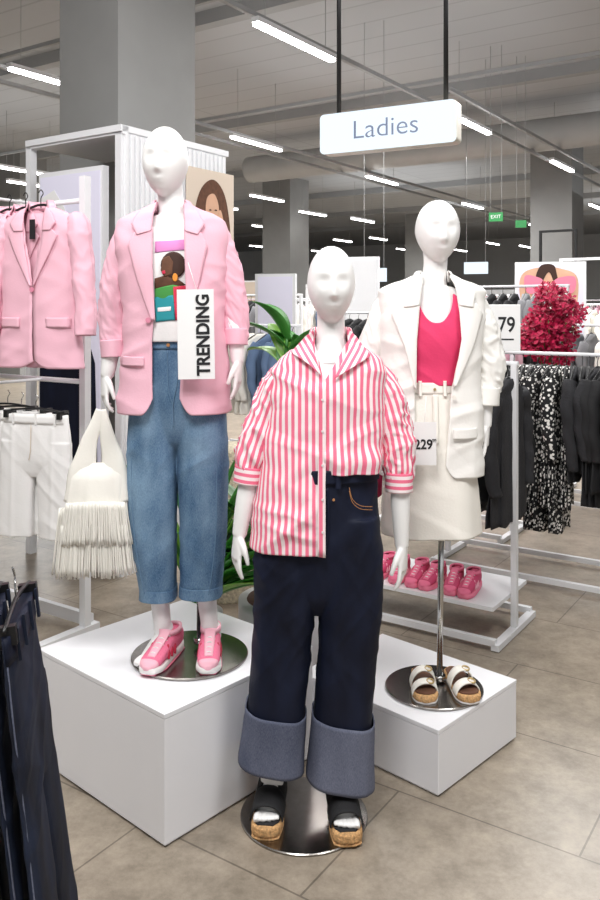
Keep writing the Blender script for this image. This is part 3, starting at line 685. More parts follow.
# sneakers
def sneaker(loc,rz,label,ms=('snk','snk2','redp','sole'),group='pink sneakers',rx=0):
    s=empty('sneaker',loc,rz,label=label,category='shoe',group=group); s.rotation_euler=(rx,0,rz)
    def body(name,ks,m,n=32,ex=2.6,R=34):
        V=[]
        for j in range(R):
            y=ks[0][0]+(ks[-1][0]-ks[0][0])*j/(R-1); w,a,b=herm(ks,y)
            for i in range(n):
                t=2*math.pi*i/n; V.append(Vector((w*sp(math.cos(t),2/ex),y,(a+b)/2+(b-a)/2*sp(math.sin(t),2/ex))))
        f=gridf(R,n,True); f.append(tuple(range(n))[::-1]); f.append(tuple(range((R-1)*n,R*n))); return mk(name,V,f,m,s)
    body('outsole',[(-.168,.012,.014,.026),(-.161,.026,.004,.028),(-.12,.043,0,.026),(-.03,.038,0,.030),(.05,.036,0,.034),(.082,.025,.002,.036),(.09,.01,.01,.034)],M[ms[3]],ex=4)
    body('outsole_tread',[(-.156,.026,-.0,.006),(-.1,.044,-.0,.007),(0,.039,0,.007),(.08,.03,0,.007)],M['gum'],ex=4)
    body('shoe_upper',[(-.166,.010,.02,.032),(-.154,.026,.02,.043),(-.12,.038,.018,.054),(-.07,.038,.018,.068),(-.02,.036,.018,.082),(.03,.035,.02,.086),(.07,.030,.02,.088),(.086,.014,.025,.080)],M[ms[0]])
    body('toe_cap',[(-.1685,.011,.02,.033),(-.156,.0275,.02,.044),(-.142,.034,.018,.049)],M[ms[1]])
    V=[];n=24
    for j in range(3):
        for i in range(n):
            t=2*math.pi*i/n; r=(1.0,1.02,.8)[j]; V.append(Vector((.034*r*math.cos(t),.025+.05*r*math.sin(t),(.080,.095,.091)[j])))
    mk('ankle_collar',V,gridf(3,n,True),M[ms[1]],s,solid=.006)
    V,f=tube([(0,-.130,.050,.014),(0,-.1,.060,.016),(0,-.05,.077,.018),(0,-.015,.098,.020)],14,14,ref=(0,0,1),flat=.25)
    mk('shoe_tongue',V,f,M[ms[1]],s)
    for i in range(5):
        y=-.113+i*.022; z=.053+i*.0078
        V,f=tube([(-.020,y+.004,z-.005,.0022),(0,y-.002,z+.007,.0022),(.020,y+.004,z-.005,.0022)],10,8); mk('shoelace',V,f,M['sole'],s)
    for sx in (-1,1):
        for i in range(3):
            y=-.075+i*.024; V,f=tube([(sx*.040,y,.026,.0075),(sx*.037,y+.010,.045,.0075),(sx*.028,y+.020,.066,.0075)],8,8,ref=(1,0,0),flat=.35); mk('side_stripe',V,f,M[ms[2]],s)
    return s
sneaker(E1.location+Vector((q.x(169),-.03,.008)),-.28,'pink lace-up sneaker with white sole on the steel plate')
sneaker(E1.location+Vector((q.x(211),-.02,.008)),.06,'pink lace-up sneaker with white sole on the steel plate')
# bag
bg=empty('fringed_handbag',E1.location+Vector((q.x(100),-.06,q.z(565))),.1,label='white slouchy leather handbag with fringe in the mannequin hand',category='handbag')
S=q.s
def bx(px): return (px-100)*S
def bz(py): return (565-py)*S
V,f=hloft([(bz(552),bx(100),0,32*S,.030),(bz(525),bx(100),0,31*S,.040),(bz(500),bx(100),0,28*S,.038),(bz(478),bx(101),0,25*S,.030),(bz(468),bx(102),0,22*S,.018),(bz(462),bx(102.5),0,18*S,.008)],60,90,2.2,True,fold=lambda t,z:.03*math.sin(5*t+z*9)+.10*noise.noise(Vector((math.cos(t)*3,math.sin(t)*3,z*8))))
mk('bag_body',V,f,M['leather'],bg)
for s1,xs in ((-1,(84,87,92,99,104)),(1,(119,118,114,109,106))):
    V,f=tube([(bx(x),0.0,bz(y),r*S,rr) for x,y,r,rr in zip(xs,(500,472,448,426,410),(15,13,9,6,4),(.02,.014,.009,.007,.006))],30,16,ref=(0,-1,0),fold=lambda t,s:.04*math.sin(s*50+t)); mk('bag_handle',V,f,M['leather'],bg)
def fringe(z_top,L,x0,x1,y0,n,seed,drop=0,spread=.05,wave=.0012,w=.0026):
    random.seed(seed); V=[];Fc=[]
    for i in range(n):
        t=i/(n-1); x=bx(x0+(x1-x0)*t)+random.uniform(-.001,.001); y=-math.sqrt(max(0,1-(2*t-1)**2))*y0-.006+random.uniform(-.004,.001); l=L*random.uniform(.95,1.03); sw=(t-.5)*spread+random.uniform(-.003,.003); ph=random.uniform(0,6)
        zt=z_top+drop*abs(2*t-1)**2
        for j in range(7):
            u=j/6; xx=x+sw*u+wave*math.sin(u*4+ph)*u; V+=[(xx-w,y-.004*u,zt-l*u),(xx+w,y-.004*u-.001,zt-l*u)]
        b=len(V)-14; Fc+=[(b+2*j,b+2*j+1,b+2*j+3,b+2*j+2) for j in range(6)]
    mk('bag_fringe',V,Fc,M['leather'],bg,solid=.001,label='hanging white leather fringe',kind='stuff')
fringe(bz(520),.175,68,132,.048,62,1,-.006,.035); fringe(bz(496),.15,72,129,.052,56,2,-.012,.04); fringe(bz(505),.225,66,134,-.02,80,3)

# ================= WHITE BLAZER MANNEQUIN
q=Q(434,692,3.04,.23,'mannequin','white mannequin in oversized white blazer, hot pink top, white skirt'); e=q.e; k=q.s; X=q.xz
stand(e,.18,(q.p(441,682,.03)-Vector((0,0,.03)),q.p(443,500,.03)))
parts=[headvf(q.p(437,238,-.01),.162,.228,.1)]
parts.append(tube([(*q.p(436,252,.01),.048),(*q.p(436,272,.015),.044),(*q.p(434,288,.015),.049),(*q.p(433,298,.015),.066),(*q.p(433,306,.015),.085)],20,24))
parts.append(hloft([q.ring(293,433,17,.05),q.ring(301,432,37,.062),q.ring(315,432,42,.08),q.ring(345,432,37,.098),q.ring(375,430,30,.08),q.ring(400,429,31,.088),q.ring(430,429,38,.1),q.ring(470,429,39,.095),q.ring(515,430,36,.09)],50,36))
parts.append(armtube(q,[(394,310,0,.040),(382,340,0,.039),(374,375,0,.034),(370,405,-.01,.028),(370,430,-.02,.023)]))
parts+=hand(q.p(370,428,-.02),(-.0,-.12,-1),(.8,.5,0),(.5,-1,0),.4,.92)
parts.append(armtube(q,[(470,310,0,.040),(481,340,0,.039),(486,375,0,.034),(485,405,-.01,.028),(484,432,-.02,.023)]))
parts+=hand(q.p(484,430,-.02),(-.0,-.12,-1),(-.8,.5,0),(-.3,-1,0),.35,.92)
remesh('body',parts,.0036,2,M['skin'],e)
prs=Prof([(q.z(388),q.x(428),0,32*k,32*k,.096),(q.z(415),q.x(428),0,38*k,38*k,.112),(q.z(450),q.x(429),0,43*k,42*k,.125),(q.z(500),q.x(430),0,47*k,46*k,.14),(q.z(548),q.x(431),0,51*k,49*k,.155)],2.5)
sk=wrap('skirt',prs,lambda z:-math.pi,lambda z:math.pi,lambda u:q.z(388),lambda u:q.z(536),M['skirtin'],e,nu=200,nv=80,amp=.003,sc=(10,10,1.4),seed=3,solid=.004,extra=lambda p,v,u:.004*v*math.sin(u*2*math.pi*7+1)+crease(p,1.2,12,2,.004),label='off-white denim A-line skirt')
wrap('waistband',prs,lambda z:-math.pi,lambda z:math.pi,lambda u:q.z(387),lambda u:q.z(398),M['skirtin'],sk,nv=6,amp=0,solid=.010)
patch('fly',prs,[X(428,398),X(428,445)],[X(433,398),X(433,445)],M['skirtin'],sk,off=.006)
for px in (416,440): patch('belt_loop',prs,[X(px-1.5,385),X(px-1.5,400)],[X(px+1.5,385),X(px+1.5,400)],M['skirtin'],sk,off=.009)
disc('skirt_button',prs.front(q.x(430),q.z(393),.009),.005,M['brass'],sk)
prt=Prof([(q.z(396),q.x(428),0,34*k,34*k,.1),(q.z(375),q.x(430),0,34*k,34*k,.1),(q.z(345),q.x(432),0,40*k,40*k,.110),(q.z(318),q.x(432),0,45*k,45*k,.1),(q.z(300),q.x(432),0,40*k,40*k,.072)])
def nl(u):
    t=abs(u-.5)
    if t<.062: return q.z(300)+(q.z(329)-q.z(300))*(1-(t/.062)**2.2)
    return q.z(300+16*min(1,(t-.062)/.06))
tp=wrap('tank_top',prt,lambda z:-math.pi,lambda z:math.pi,nl,lambda u:q.z(390),M['hot'],e,nu=240,nv=60,amp=.003,sc=(8,8,4),seed=4,extra=lambda p,v,u:crease(p,.9,16,5,.004),label='hot pink scoop neck tank top')
pr=Prof([(q.z(282),q.x(433),.01,19*k,19*k,.058),(q.z(287),q.x(433),.005,29*k,29*k,.066),(q.z(291),q.x(432),0,41*k,41*k,.078),(q.z(298),q.x(432),0,51*k,51*k,.088),(q.z(311),q.x(431),0,53*k,52*k,.102),
 (q.z(345),q.x(430),-.003,51*k,50*k,.118),(q.z(390),q.x(429),0,49*k,49*k,.124),(q.z(440),q.x(429),0,50*k,50*k,.134),(q.z(485),q.x(429),0,52*k,51*k,.144)],3.0)
xl=keyx(q,[(422,280),(418,300),(412,340),(410,390),(412,485)]); xr=keyx(q,[(446,280),(452,300),(455,340),(446,392),(438,485)])
def zb(u):
    v=min(u,1-u); return q.z(478-12*max(0,1-v/.03)**2)
bl=blazer(q,e,M['whitecloth'],pr,xl,xr,q.z(283),zb,
 (('lapel',[X(416,308),X(412,345),X(411,392)],[X(394,310),X(388,321),X(400,352),X(410,392)],.008,.014),('collar_leaf',[X(421,280),X(415,312)],[X(409,286),X(398,301),X(400,314)],.011,.018)),
 (('lapel',[X(453,308),X(455,345),X(447,390)],[X(471,310),X(478,321),X(467,352),X(449,390)],.008,.014),('collar_leaf',[X(448,280),X(454,312)],[X(458,286),X(470,301),X(467,314)],.011,.018)),
 'blazer','oversized white single-breasted blazer worn open',pockets=((446,430,473,440),(384,430,402,440)),seed=16)
neckcollar('collar',q,433,286,.060,.064,.03,M['whitecloth'],bl,-.7,.7,.03,1.5)
sleeve(q,'sleeve',[(405,300,0,7),(392,308,0,13.5),(380,338,0,16),(370,372,0,16),(370,402,-.01,12.5)],M['whitecloth'],bl,.085,2,bunch=.04)
sleeve(q,'sleeve',[(459,300,0,7),(471,308,0,13.5),(482,338,0,16),(489,372,0,15.5),(487,398,-.01,12.5)],M['whitecloth'],bl,.085,9,bunch=.04)
cuffh(q,'rolled_cuff',[(487,393,-.01),(486,411,-.012)],M['whitecloth'],bl,12); cuffh(q,'rolled_cuff',[(370,396,-.01),(370,414,-.012)],M['whitecloth'],bl,12.5)
disc('blazer_button',pr.front(q.x(447),q.z(400),.014),.008,M['offwhite'],bl)
E2=e
pc=empty('price_card',E2.location+Vector((q.x(417),-.185,q.z(442))),0,label='white price card reading 229 hanging at the skirt waist',category='price tag')
box('card',(0,0,0),(.082,.002,.15),M['cardw'],pc); text('card_lettering','229',.047,M['ink'],pc,(-.004,-.002,-.004),bold=.001,sx=.9); text('card_lettering','99',.015,M['ink'],pc,(.033,-.002,.010),bold=.0004)
cyl('hanging_cord',(0,0,.07),(.01,.03,.16),.001,M['cardw'],pc,n=6)
def slide(loc,rz,label):
    s=empty('cork_sandal',loc,rz,label=label,category='sandal',group='white strap sandals')
    def outl(y): 
        return herm([(-.13,.012),(-.12,.035),(-.08,.047),(0,.041),(.06,.037),(.1,.033),(.118,.012)],y)[0]
    for name,z0,z1,m,kk in (('cork_footbed',.006,.03,M['cork'],1),('outsole',0,.008,M['sole'],.99),('insole',.03,.034,M['brown'],.9)):
        V=[];R=30
        for j in range(R):
            y=-.13+.248*j/(R-1); w=outl(y)*kk
            for i in range(20):
                t=2*math.pi*i/20; V.append((w*sp(math.cos(t),.4),y*kk,(z0+z1)/2+(z1-z0)/2*sp(math.sin(t),.4)))
        f=gridf(R,20,True); f.append(tuple(range(20))[::-1]); f.append(tuple(range((R-1)*20,R*20))); mk(name,V,f,m,s)
    for y0,y1,hh in ((-.088,-.045,.038),(-.022,.022,.055)):
        V=[]
        for j in range(6):
            y=y0+(y1-y0)*j/5
            for i in range(20):
                t=math.pi*i/19; V.append(Vector((.046*math.cos(t),y+.01*math.cos(t),.018+hh*math.sin(t))))
        mk('strap',V,gridf(6,20,False),M['leather'],s,solid=.005)
        yc=(y0+y1)/2
        V,f=tube([(.020+.015*math.cos(a)*.8,yc+.018*math.sin(a),.020+hh*.95,.0032) for a in [2*math.pi*i/12 for i in range(13)]],26,6,ref=(0,0,1)); mk('buckle',V,f,M['brass'],s,label='gold metal buckle')
slide(E2.location+Vector((q.x(422),-.02,.008)),-.05,'white two-strap sandal with cork footbed on steel plate')
slide(E2.location+Vector((q.x(462)-.01,-.02,.008)),.12,'white two-strap sandal with cork footbed on steel plate')

# ================= PLANTS
def leafmesh(base,az,L,w,rise,droop):
    V=[];R=18; b=Vector(base); d=Vector((math.cos(az),math.sin(az),0)); s=Vector((-math.sin(az),math.cos(az),0)); p=b.copy(); el=rise
    for j in range(R):
        u=j/(R-1)
        if j: p=p+(d*math.cos(el)+Vector((0,0,math.sin(el))))*(L/(R-1)); el-=droop/(R-1)
        up=(-d*math.sin(el)+Vector((0,0,math.cos(el))))
        ww=w*(math.sin(math.pi*min(1,u*.93+.07))**.75)
        for t in (-1,-.5,0,.5,1): V.append(p+s*(ww*t)+up*(abs(t)*ww*.35))
    return V,gridf(R,5,False)
def plant(loc,label,r,stems,low,pot):
    pl=empty('potted_plant',loc,0,label=label,category='plant')
    V,f=hloft([(0,0,0,r-.01,r-.01),(.05,0,0,r-.005,r-.005),(.3,0,0,r,r),(.345,0,0,r,r)],14,48,2); mk('plant_pot',V,f,pot,pl,label='round white plant pot')
    V,f=hloft([(.33,0,0,r-.03,r-.03),(.35,0,0,r-.04,r-.04)],3,32,2); mk('soil',V,f,M['brown'],pl)
    for (x,y,hh,nl_) in stems:
        tp_=(x*1.6+.03*(hh>1.2),y*1.3,hh); V,f=tube([(x,y,.33,.014),(x*1.3,y*1.2,.33+(hh-.33)*.6,.011),(*tp_,.008)],12,8); mk('plant_stem',V,f,M['leaf'],pl)
        for j in range(nl_):
            az=random.uniform(0,6.28); V,f=leafmesh((tp_[0],tp_[1],hh-.22*j/nl_),az,random.uniform(.20,.29),random.uniform(.040,.052),random.uniform(.8,1.4),random.uniform(.4,1.2))
            mk('leaf',V,f,random.choice([M['leaf'],M['leaf'],M['leaf2']]),pl,solid=.0015)
    for az,L,w,rise,droop in low:
        V,f=leafmesh((0,0,.34),az,L,w,rise,droop)
        mk('leaf',V,f,random.choice([M['leaf'],M['leaf2'],M['leaf']]),pl,solid=.0015)
random.seed(3)
plant(Vector((-.07,3.66,0)),'tall green leafy plant in a round white pot',.205,[(-.01,-.03,1.52,7),(.04,.05,1.40,6),(.06,-.04,1.1,8),(-.03,.04,.8,9)],[(math.pi+random.uniform(-.7,.7),random.uniform(.45,.75),random.uniform(.04,.055),random.uniform(.8,1.4),random.uniform(.4,1.4)) for _ in range(14)],M['podium'])
random.seed(9)
plant(Vector((-.44,3.50,0)),'low leafy green plant behind the large white display box',.11,[],[(random.uniform(-.8,.8),random.uniform(.40,.66),random.uniform(.042,.058),random.uniform(.7,1.35),random.uniform(.2,1.0)) for i in range(22)]+[(random.uniform(.2,3.0),random.uniform(.5,.85),.045,random.uniform(1.2,1.5),.25) for i in range(10)],M['podium'])

# ================= LEFT DISPLAY UNIT
cu=W(122,HY,5.0); cu.z=0
un=empty('display_wall_unit',cu,RB,label='tall white slatted retail display unit with backlit poster',category='display unit')
UH=2.76
box('side_panel',(-.02,.5,UH/2),(.04,1.0,UH),M['white'],un)
box('back_panel',(-.46,.98,UH/2),(.9,.04,UH),M['white'],un)
box('top_panel',(-.44,.5,UH-.02),(.9,1.04,.04),M['white'],un)
V=[];Fc=[]
for i in range(22):
    v,f=boxvf((.006,.03+i*.0445,UH/2),(.014,.022,UH-.1)); b=len(V); V+=v; Fc+=[tuple(x+b for x in g) for g in f]
mk('panel_slats',V,Fc,M['white'],un,False)
for x in (-.88,-.03): box('corner_post',(x,.02,UH/2),(.05,.05,UH),M['white'],un)
box('top_rail',(-.44,.02,UH-.03),(.9,.05,.05),M['white'],un)
box('poster_panel',(-.42,-.02,1.42),(.60,.05,2.2),M['white'],un)
box('poster_print',(-.42,-.048,1.42),(.56,.004,2.14),M['lilac'],un,label='backlit poster of a woman in dark jeans')
def flat(name,pts,m,par,y):
    V=[(a,y,b) for a,b in pts]; mk(name,V,[tuple(range(len(V)))],m,par,False,solid=.002)
flat('poster_figure',[(-.7,2.35),(-.56,2.40),(-.46,2.28),(-.42,2.0),(-.40,1.6),(-.7,1.6)],M['cardw'],un,-.052)
flat('poster_figure',[(-.70,1.6),(-.30,1.6),(-.18,1.3),(-.15,.4),(-.70,.4)],M['dark'],un,-.053)
po=box('portrait_poster',(0,0,0),(.006,.5,.62),M['beige'],None,label='poster of a brown-haired person, hands at the face',category='poster')
po.location=cu+Vector((0,0,2.28))+DA*.80-DB*.03; po.rotation_euler=(0,0,RB)
def cr(pts,n=6):
    P=[(*p,0,0) for p in pts]; P=[P[-1]]+P+[P[0],P[1]]; out=[]
    for i in range(1,len(P)-2):
        for k_ in range(n):
            u=k_/n; p0,p1,p2,p3=P[i-1],P[i],P[i+1],P[i+2]
            out.append(tuple(.5*((2*b)+(-a+c)*u+(2*a-5*b+4*c-d)*u*u+(-a+3*b-3*c+d)*u**3) for a,b,c,d in zip(p0[:2],p1[:2],p2[:2],p3[:2])))
    return out
def flx(name,pts,m,x): V=[(x,a,b) for a,b in cr(pts)]; mk(name,V,[tuple(range(len(V)))],m,po,False,solid=.001)
flx('poster_hair',[(-.20,-.22),(-.17,.02),(-.10,.18),(.02,.25),(.13,.18),(.19,.02),(.21,-.2),(.14,-.30),(.1,-.2),(-.08,-.22),(-.13,-.30)],M['brown'],.005)
flx('poster_face',[(-.06,.06),(-.035,.13),(.03,.15),(.075,.08),(.075,-.02),(.03,-.10),(-.01,-.10),(-.05,-.04)],M['flesh'],.007)
flx('poster_hand',[(-.05,-.10),(-.02,-.02),(.0,-.06),(.03,-.12),(.08,-.2),(.06,-.30),(-.10,-.30),(-.08,-.18)],M['flesh'],.009)
flx('poster_hand',[(.07,.02),(.10,.04),(.13,-.06),(.12,-.2),(.07,-.12)],M['flesh'],.010)
flx('poster_eye',[(-.030,.035),(-.018,.042),(-.004,.036),(-.018,.031)],M['darkbrown'],.011); flx('poster_eye',[(.028,.040),(.042,.046),(.056,.040),(.042,.036)],M['darkbrown'],.011)
V,f=hloft([(0,0,0,.16,.16),(.3,0,0,.2,.2),(.55,0,0,.21,.21),(.85,0,0,.18,.18)],60,48,2,fold=lambda t,z:.015*math.sin(t*24)*(1 if int(z*50)%2 else -1))
o=mk('woven_basket',V,f,M['wick'],None,label='tall pale woven rattan basket behind the plant',category='basket'); o.location=(-.40,4.7,0)

# ================= RACKS
def rack(loc,rz,L,hh,label,shelf=False,depth=.5,name='clothes_rack',posts=None):
    r=empty(name,loc,rz,label=label,category='clothes rack')
    for x in (posts or (-L/2,L/2)):
        box('post',(x,0,hh/2),(.03,.03,hh),M['white'],r)
        box('foot',(x,0,.02),(.04,depth,.03),M['white'],r)
    cyl('rail',(-L/2-.02,0,hh),(L/2+.02 if not posts else L/2-.05,0,hh),.012 if not posts else .006,M['white'] if not posts else M['blackm'],r)
    if not posts:
        box('base_bar',(0,-depth/2+.015,.04),(L,.03,.03),M['white'],r); box('base_bar',(0,depth/2-.015,.04),(L,.03,.03),M['white'],r)
    if shelf: box('base_shelf',(0,0,.19),(L-.04,depth-.06,.02),M['white'],r)
    return r
def garment_meshes(style,L,w,thick,seed):
    random.seed(seed)
    ph=random.random()*6; nf=random.choice([6,7,8])
    fold=lambda t,z:.16*math.sin(nf*t+ph+z*3)*min(1,-z/L*1.5)+.12*noise.noise(Vector((math.cos(t)*2+seed,math.sin(t)*2,z*7)))
    rings=[(0,0,0,.05,.03),(-.03,0,0,.10,.035),(-.07,0,0,w*.92,thick*.7),(-.12,0,0,w,thick),(-.3,0,0,w*.9,thick),(-L,random.uniform(-.02,.02),0,w*random.uniform(.9,1.1),thick*1.2)]
    parts=[hloft(rings,34,48,2.2,True,fold)]
    if style=='sleeve':
        for s in (-1,1): parts.append(tube([(s*w*.85,0,-.08,.04),(s*(w+.02),.01,-.18,.045),(s*(w+.035),.0,-.38,.038),(s*(w+.01),-.02,-.52-random.random()*.08,.032)],20,14,fold=lambda t,z:.12*math.sin(z*40+ph+math.sin(t)*2)))
    V,f=join(parts); V=[(x,y,z+(.012*math.sin(x*30+ph) if z<-.9*L else 0)) for x,y,z in V]
    me=bpy.data.meshes.new('garment'); me.from_pydata([tuple(v) for v in V],[],f); me.polygons.foreach_set('use_smooth',[True]*len(f)); me.update(); return me
hv,hf=join([tube([(0,0,-.01,.0025),(0,0,.035,.0025),(.012,0,.055,.0025),(.0,0,.073,.0025),(-.014,0,.06,.0025)],18,6),tube([(-.19,0,-.07,.006),(0,0,.005,.006),(.19,0,-.07,.006)],12,6)])
hme=bpy.data.meshes.new('hanger'); hme.from_pydata([tuple(v) for v in hv],[],hf); hme.update(); hme.materials.append(M['blackm'])
protos={}
def garment(key,loc,rz,m,label,group,style='sleeve',L=.65,w=.2,thick=.026,tilt=0,name='blouse'):
    kk=(key,m.name)
    if kk not in protos:
        me=garment_meshes(style,L,w,thick,len(protos)+3); me.materials.append(m); protos[kk]=me
    o=bpy.data.objects.new(name,protos[kk]); col.objects.link(o); o.location=loc; o.rotation_euler=(0,tilt,rz)
    props(o,dict(label=label,category='garment',group=group))
    h=bpy.data.objects.new('hanger',hme); col.objects.link(h); h.parent=o
    return o
XD=-DB
r1e=Vector((1.08,4.13,0)); L1=1.25; c1=r1e+DB*L1/2
rack(c1,RB,L1,1.36,'white double-foot clothes rack holding black tops',True,.55)
random.seed(21)
for i in range(12):
    p=r1e+DB*(.03+i*.052)+Vector((0,0,1.285)); kk=random.randint(0,3); garment('blk%d'%kk,p,RB+math.pi/2+random.uniform(-.28,.28),M['black'] if i%4 else M['charcoal'],'black knit top on a black hanger','black tops on the near rack',L=(.62,.72,.8,.68)[kk],style='sleeve' if kk%2 else 'plain',w=(.19,.2,.17,.21)[kk])
for i in range(6):
    p=r1e+DB*(.72+i*.08)+Vector((0,0,1.285)); garment('wht%d'%(i%2),p,RB+math.pi/2,M['hot'] if i%3==0 else M['offwhite'],'light top on a black hanger','light tops on the near rack',L=.65)
r2e=Vector((2.02,4.75,0)); L2=1.25; c2=r2e+DB*L2/2
rack(c2,RB,L2,1.36,'white clothes rack holding patterned and black tops',False,.55)
random.seed(22)
for i in range(7):
    p=r2e+DB*(.74-i*.045)+Vector((0,0,1.285)); garment('prt%d'%(i%2),p,RB+math.pi/2+random.uniform(-.25,.25),M['print'],'black and white patterned blouse on a hanger','patterned blouses on the rack',L=(.85,1.0)[i%2],w=.17,style='sleeve' if i%2 else 'plain')
for i in range(11):
    p=r2e+DB*(.42-i*.044)+Vector((0,0,1.285)); kk=random.randint(0,3); garment('blk%d'%kk,p,RB+math.pi/2+random.uniform(-.25,.25),M['black'] if i%3 else M['charcoal'],'black knit top on a black hanger','black tops on the second rack',L=(.62,.72,.8,.68)[kk])
for i in range(6):
    p=r2e+DB*(.80+i*.065)+Vector((0,0,1.285)); kk=random.randint(0,3); garment('blk%d'%kk,p,RB+math.pi/2+random.uniform(-.2,.2),M['black'],'black knit top on a black hanger','black tops on the second rack',L=.7)
def copytree(src,loc,rot,label):
    n=src.copy(); n.location=loc; n.rotation_euler=rot; n['label']=label; col.objects.link(n)
    for ch in [c for c in bpy.data.objects if c.parent==src]:
        k_=ch.copy(); k_.parent=n; col.objects.link(k_)
    return n
sp0=r1e+DB*.20+Vector((0,0,.202))-DA*.06
s0=sneaker(sp0,RB+.1,'deep pink sneaker on the rack base shelf',('deep','snk','snk2','gum'),'pink shoes on the rack base')
for i in range(1,12):
    pair=i//2; p=r1e+DB*(.20+pair*.20+(i%2)*.09)+Vector((0,0,.202))-DA*.06
    copytree(s0,p,(0,0,RB+.1+.12*math.sin(i*2.1)),'deep pink sneaker on the rack base shelf')
def stsign(loc,txt,w,h,label):
    s=empty('price_sign',loc,-.2,label=label,category='sign')
    box('sign_panel',(0,0,h/2+.04),(w,.006,h),M['cardw'],s,bev=.002); cyl('sign_stem',(0,.006,-.0),(0,.006,.06),.006,M['chrome'],s)
    text('sign_lettering',txt,h*.46,M['ink'],s,(-.01,-.005,h*.55+.04),bold=.0015,sx=.8)
    box('sign_rule',(0,-.004,h*.25+.04),(w*.6,.002,.008),M['ink'],s)
s_=W(504,362,4.4); stsign(Vector((s_.x,s_.y,1.37)),'279',.17,.25,'white price sign reading 279 standing on the rack rail')
# background racks
random.seed(11)
cols=[M['black'],M['black'],M['grey'],M['offwhite'],M['blue'],M['hot'],M['beige'],M['dark'],M['tee'],M['pink']]
bgr=[(590,6.9,1.2,1.5,1),(448,6.2,1.0,1.5,7),(395,8.4,1.2,1.6,0),(508,7.7,1.1,1.85,0),(470,10,1.3,1.8,3),(610,10.3,1.4,1.7,2),(372,11.4,1.3,1.7,5),(250,7,1.0,1.5,2),(258,9.5,1.2,1.8,0),(565,14.5,1.6,1.8,5),(430,13.4,1.5,1.8,9),(330,15,1.7,1.8,2),(490,17.5,1.8,1.9,4),(390,18,1.8,1.9,7),(270,13,1.4,1.8,5)]
for n,(px,d,L,hh,c0) in enumerate(bgr):
    p=W(px,0,d); p=Vector((p.x,p.y,0))
    rack(p,RB,L,hh,'white clothes rack further back in the store',False,.5)
    for side in range(int(L/.11)):
        m=cols[(c0+side//3)%len(cols)]
        garment('bg',p+XD*(-L/2+.06+side*.11)+Vector((0,0,hh-.07)),RB+math.pi/2+random.uniform(-.15,.15),m,'top on a hanger on a store rack','tops on the far racks',L=.66,thick=.034)
def portal(px,d,w,hh,m=M['white'],rz=RB,label='tall white garment stand with crossbar'):
    b=W(px,HY,d); b.z=0; f_=empty('garment_stand',b,rz,label=label,category='garment stand')
    for x in (-w/2,w/2): box('post',(x,0,hh/2),(.04,.04,hh),m,f_)
    box('top_bar',(0,0,hh-.02),(w-.04,.04,.04),m,f_); box('shelf_bar',(0,0,hh*.5),(w-.04,.03,.03),m,f_)
portal(558,14,.6,3.0,M['blackm'],label='tall black steel garment stand'); portal(592,12,.9,2.4)
def posterstand(px,d,w,h0,h1,rz,label,m):
    b=W(px,HY,d); b.z=0; s=empty('poster_stand',b,rz,label=label,category='poster')
    box('poster_panel',(0,0,h1/2),(w,.08,h1),M['white'],s); box('poster_print',(0,-.043,(h0+h1)/2),(w-.06,.006,h1-h0-.06),m,s)
    return s
s=posterstand(550,9.4,.78,.9,2.18,-.25,'white framed poster of a dark-haired woman in a pink bra',M['lilac'])
def fl2(name,pts,m,y=-.049): V=[(a,y,b) for a,b in cr(pts)]; mk(name,V,[tuple(range(len(V)))],m,s,False,solid=.002)
fl2('poster_body',[(-.34,1.85),(-.30,2.05),(-.1,2.12),(.12,2.10),(.3,1.98),(.28,1.5),(.3,1.0),(-.3,1.0),(-.28,1.5)],M['flesh'],-.050)
fl2('poster_hair',[(-.10,2.14),(.03,2.145),(.07,2.05),(.10,1.85),(.04,1.95),(-.02,2.06),(-.12,1.90),(-.16,2.0)],M['darkbrown'],-.053)
fl2('poster_bra',[(-.28,2.02),(-.12,2.0),(-.02,1.93),(.1,2.0),(.27,2.0),(.24,1.82),(0,1.86),(-.24,1.82)],M['gum'],-.056)
posterstand(276,8.4,.42,.9,2.0,-.2,'white display panel with pale print',M['lilac'])
posterstand(335,21,1.6,.9,2.3,-.4,'white display wall panel',M['white']); posterstand(500,23,2.2,1,2.2,-.5,'white display wall panel',M['white'])
posterstand(245,16,1.2,1,2.2,-.5,'beige display wall panel',M['beige']); posterstand(358,9.6,.5,.9,2.25,-.3,'white display wall panel',M['white'])
# flowers
fb=W(551,HY,6.3); fb.z=0
fe=empty('flower_arrangement',fb,0,label='large bush of crimson blossoms in a white pedestal vase',category='flowers')
V,f=hloft([(0,0,0,.12,.12),(.5,0,0,.09,.09),(.95,0,0,.12,.12),(1.1,0,0,.10,.10)],20,32,2); mk('pedestal_vase',V,f,M['podium'],fe)
V=[];Fc=[]; random.seed(5)
for i in range(820):
    while True:
        p=Vector((random.uniform(-1,1),random.uniform(-1,1),random.uniform(-1,1)))
        if .25<p.length<1: break
    c_=Vector((p.x*(.22-.05*p.z)+.05*math.sin(p.z*4),p.y*.23,1.51+p.z*.33)); r=random.uniform(.02,.034)
    for kq in range(5):
        a=random.uniform(0,6.28); b_=random.uniform(-1,1); u=Vector((math.cos(a),math.sin(a),b_)).normalized(); w_=u.orthogonal().normalized(); n0=len(V)
        V+=[c_,c_+u*r+w_*r*.5,c_+u*r*1.5,c_+u*r-w_*r*.5]; Fc.append((n0,n0+1,n0+2,n0+3))
mk('blossoms',V,Fc,M['red'],fe,False,kind='stuff')
V=[];Fc=[]
for i in range(14):
    a=random.uniform(0,6.28); v,f=tube([(0,0,1.05,.006),(.1*math.cos(a),.1*math.sin(a),1.3,.004),(.18*math.cos(a),.18*math.sin(a),1.55,.003)],6,6); b=len(V); V+=v; Fc+=[tuple(x+b for x in g) for g in f]
mk('flower_stems',V,Fc,M['leaf'],fe,kind='stuff')
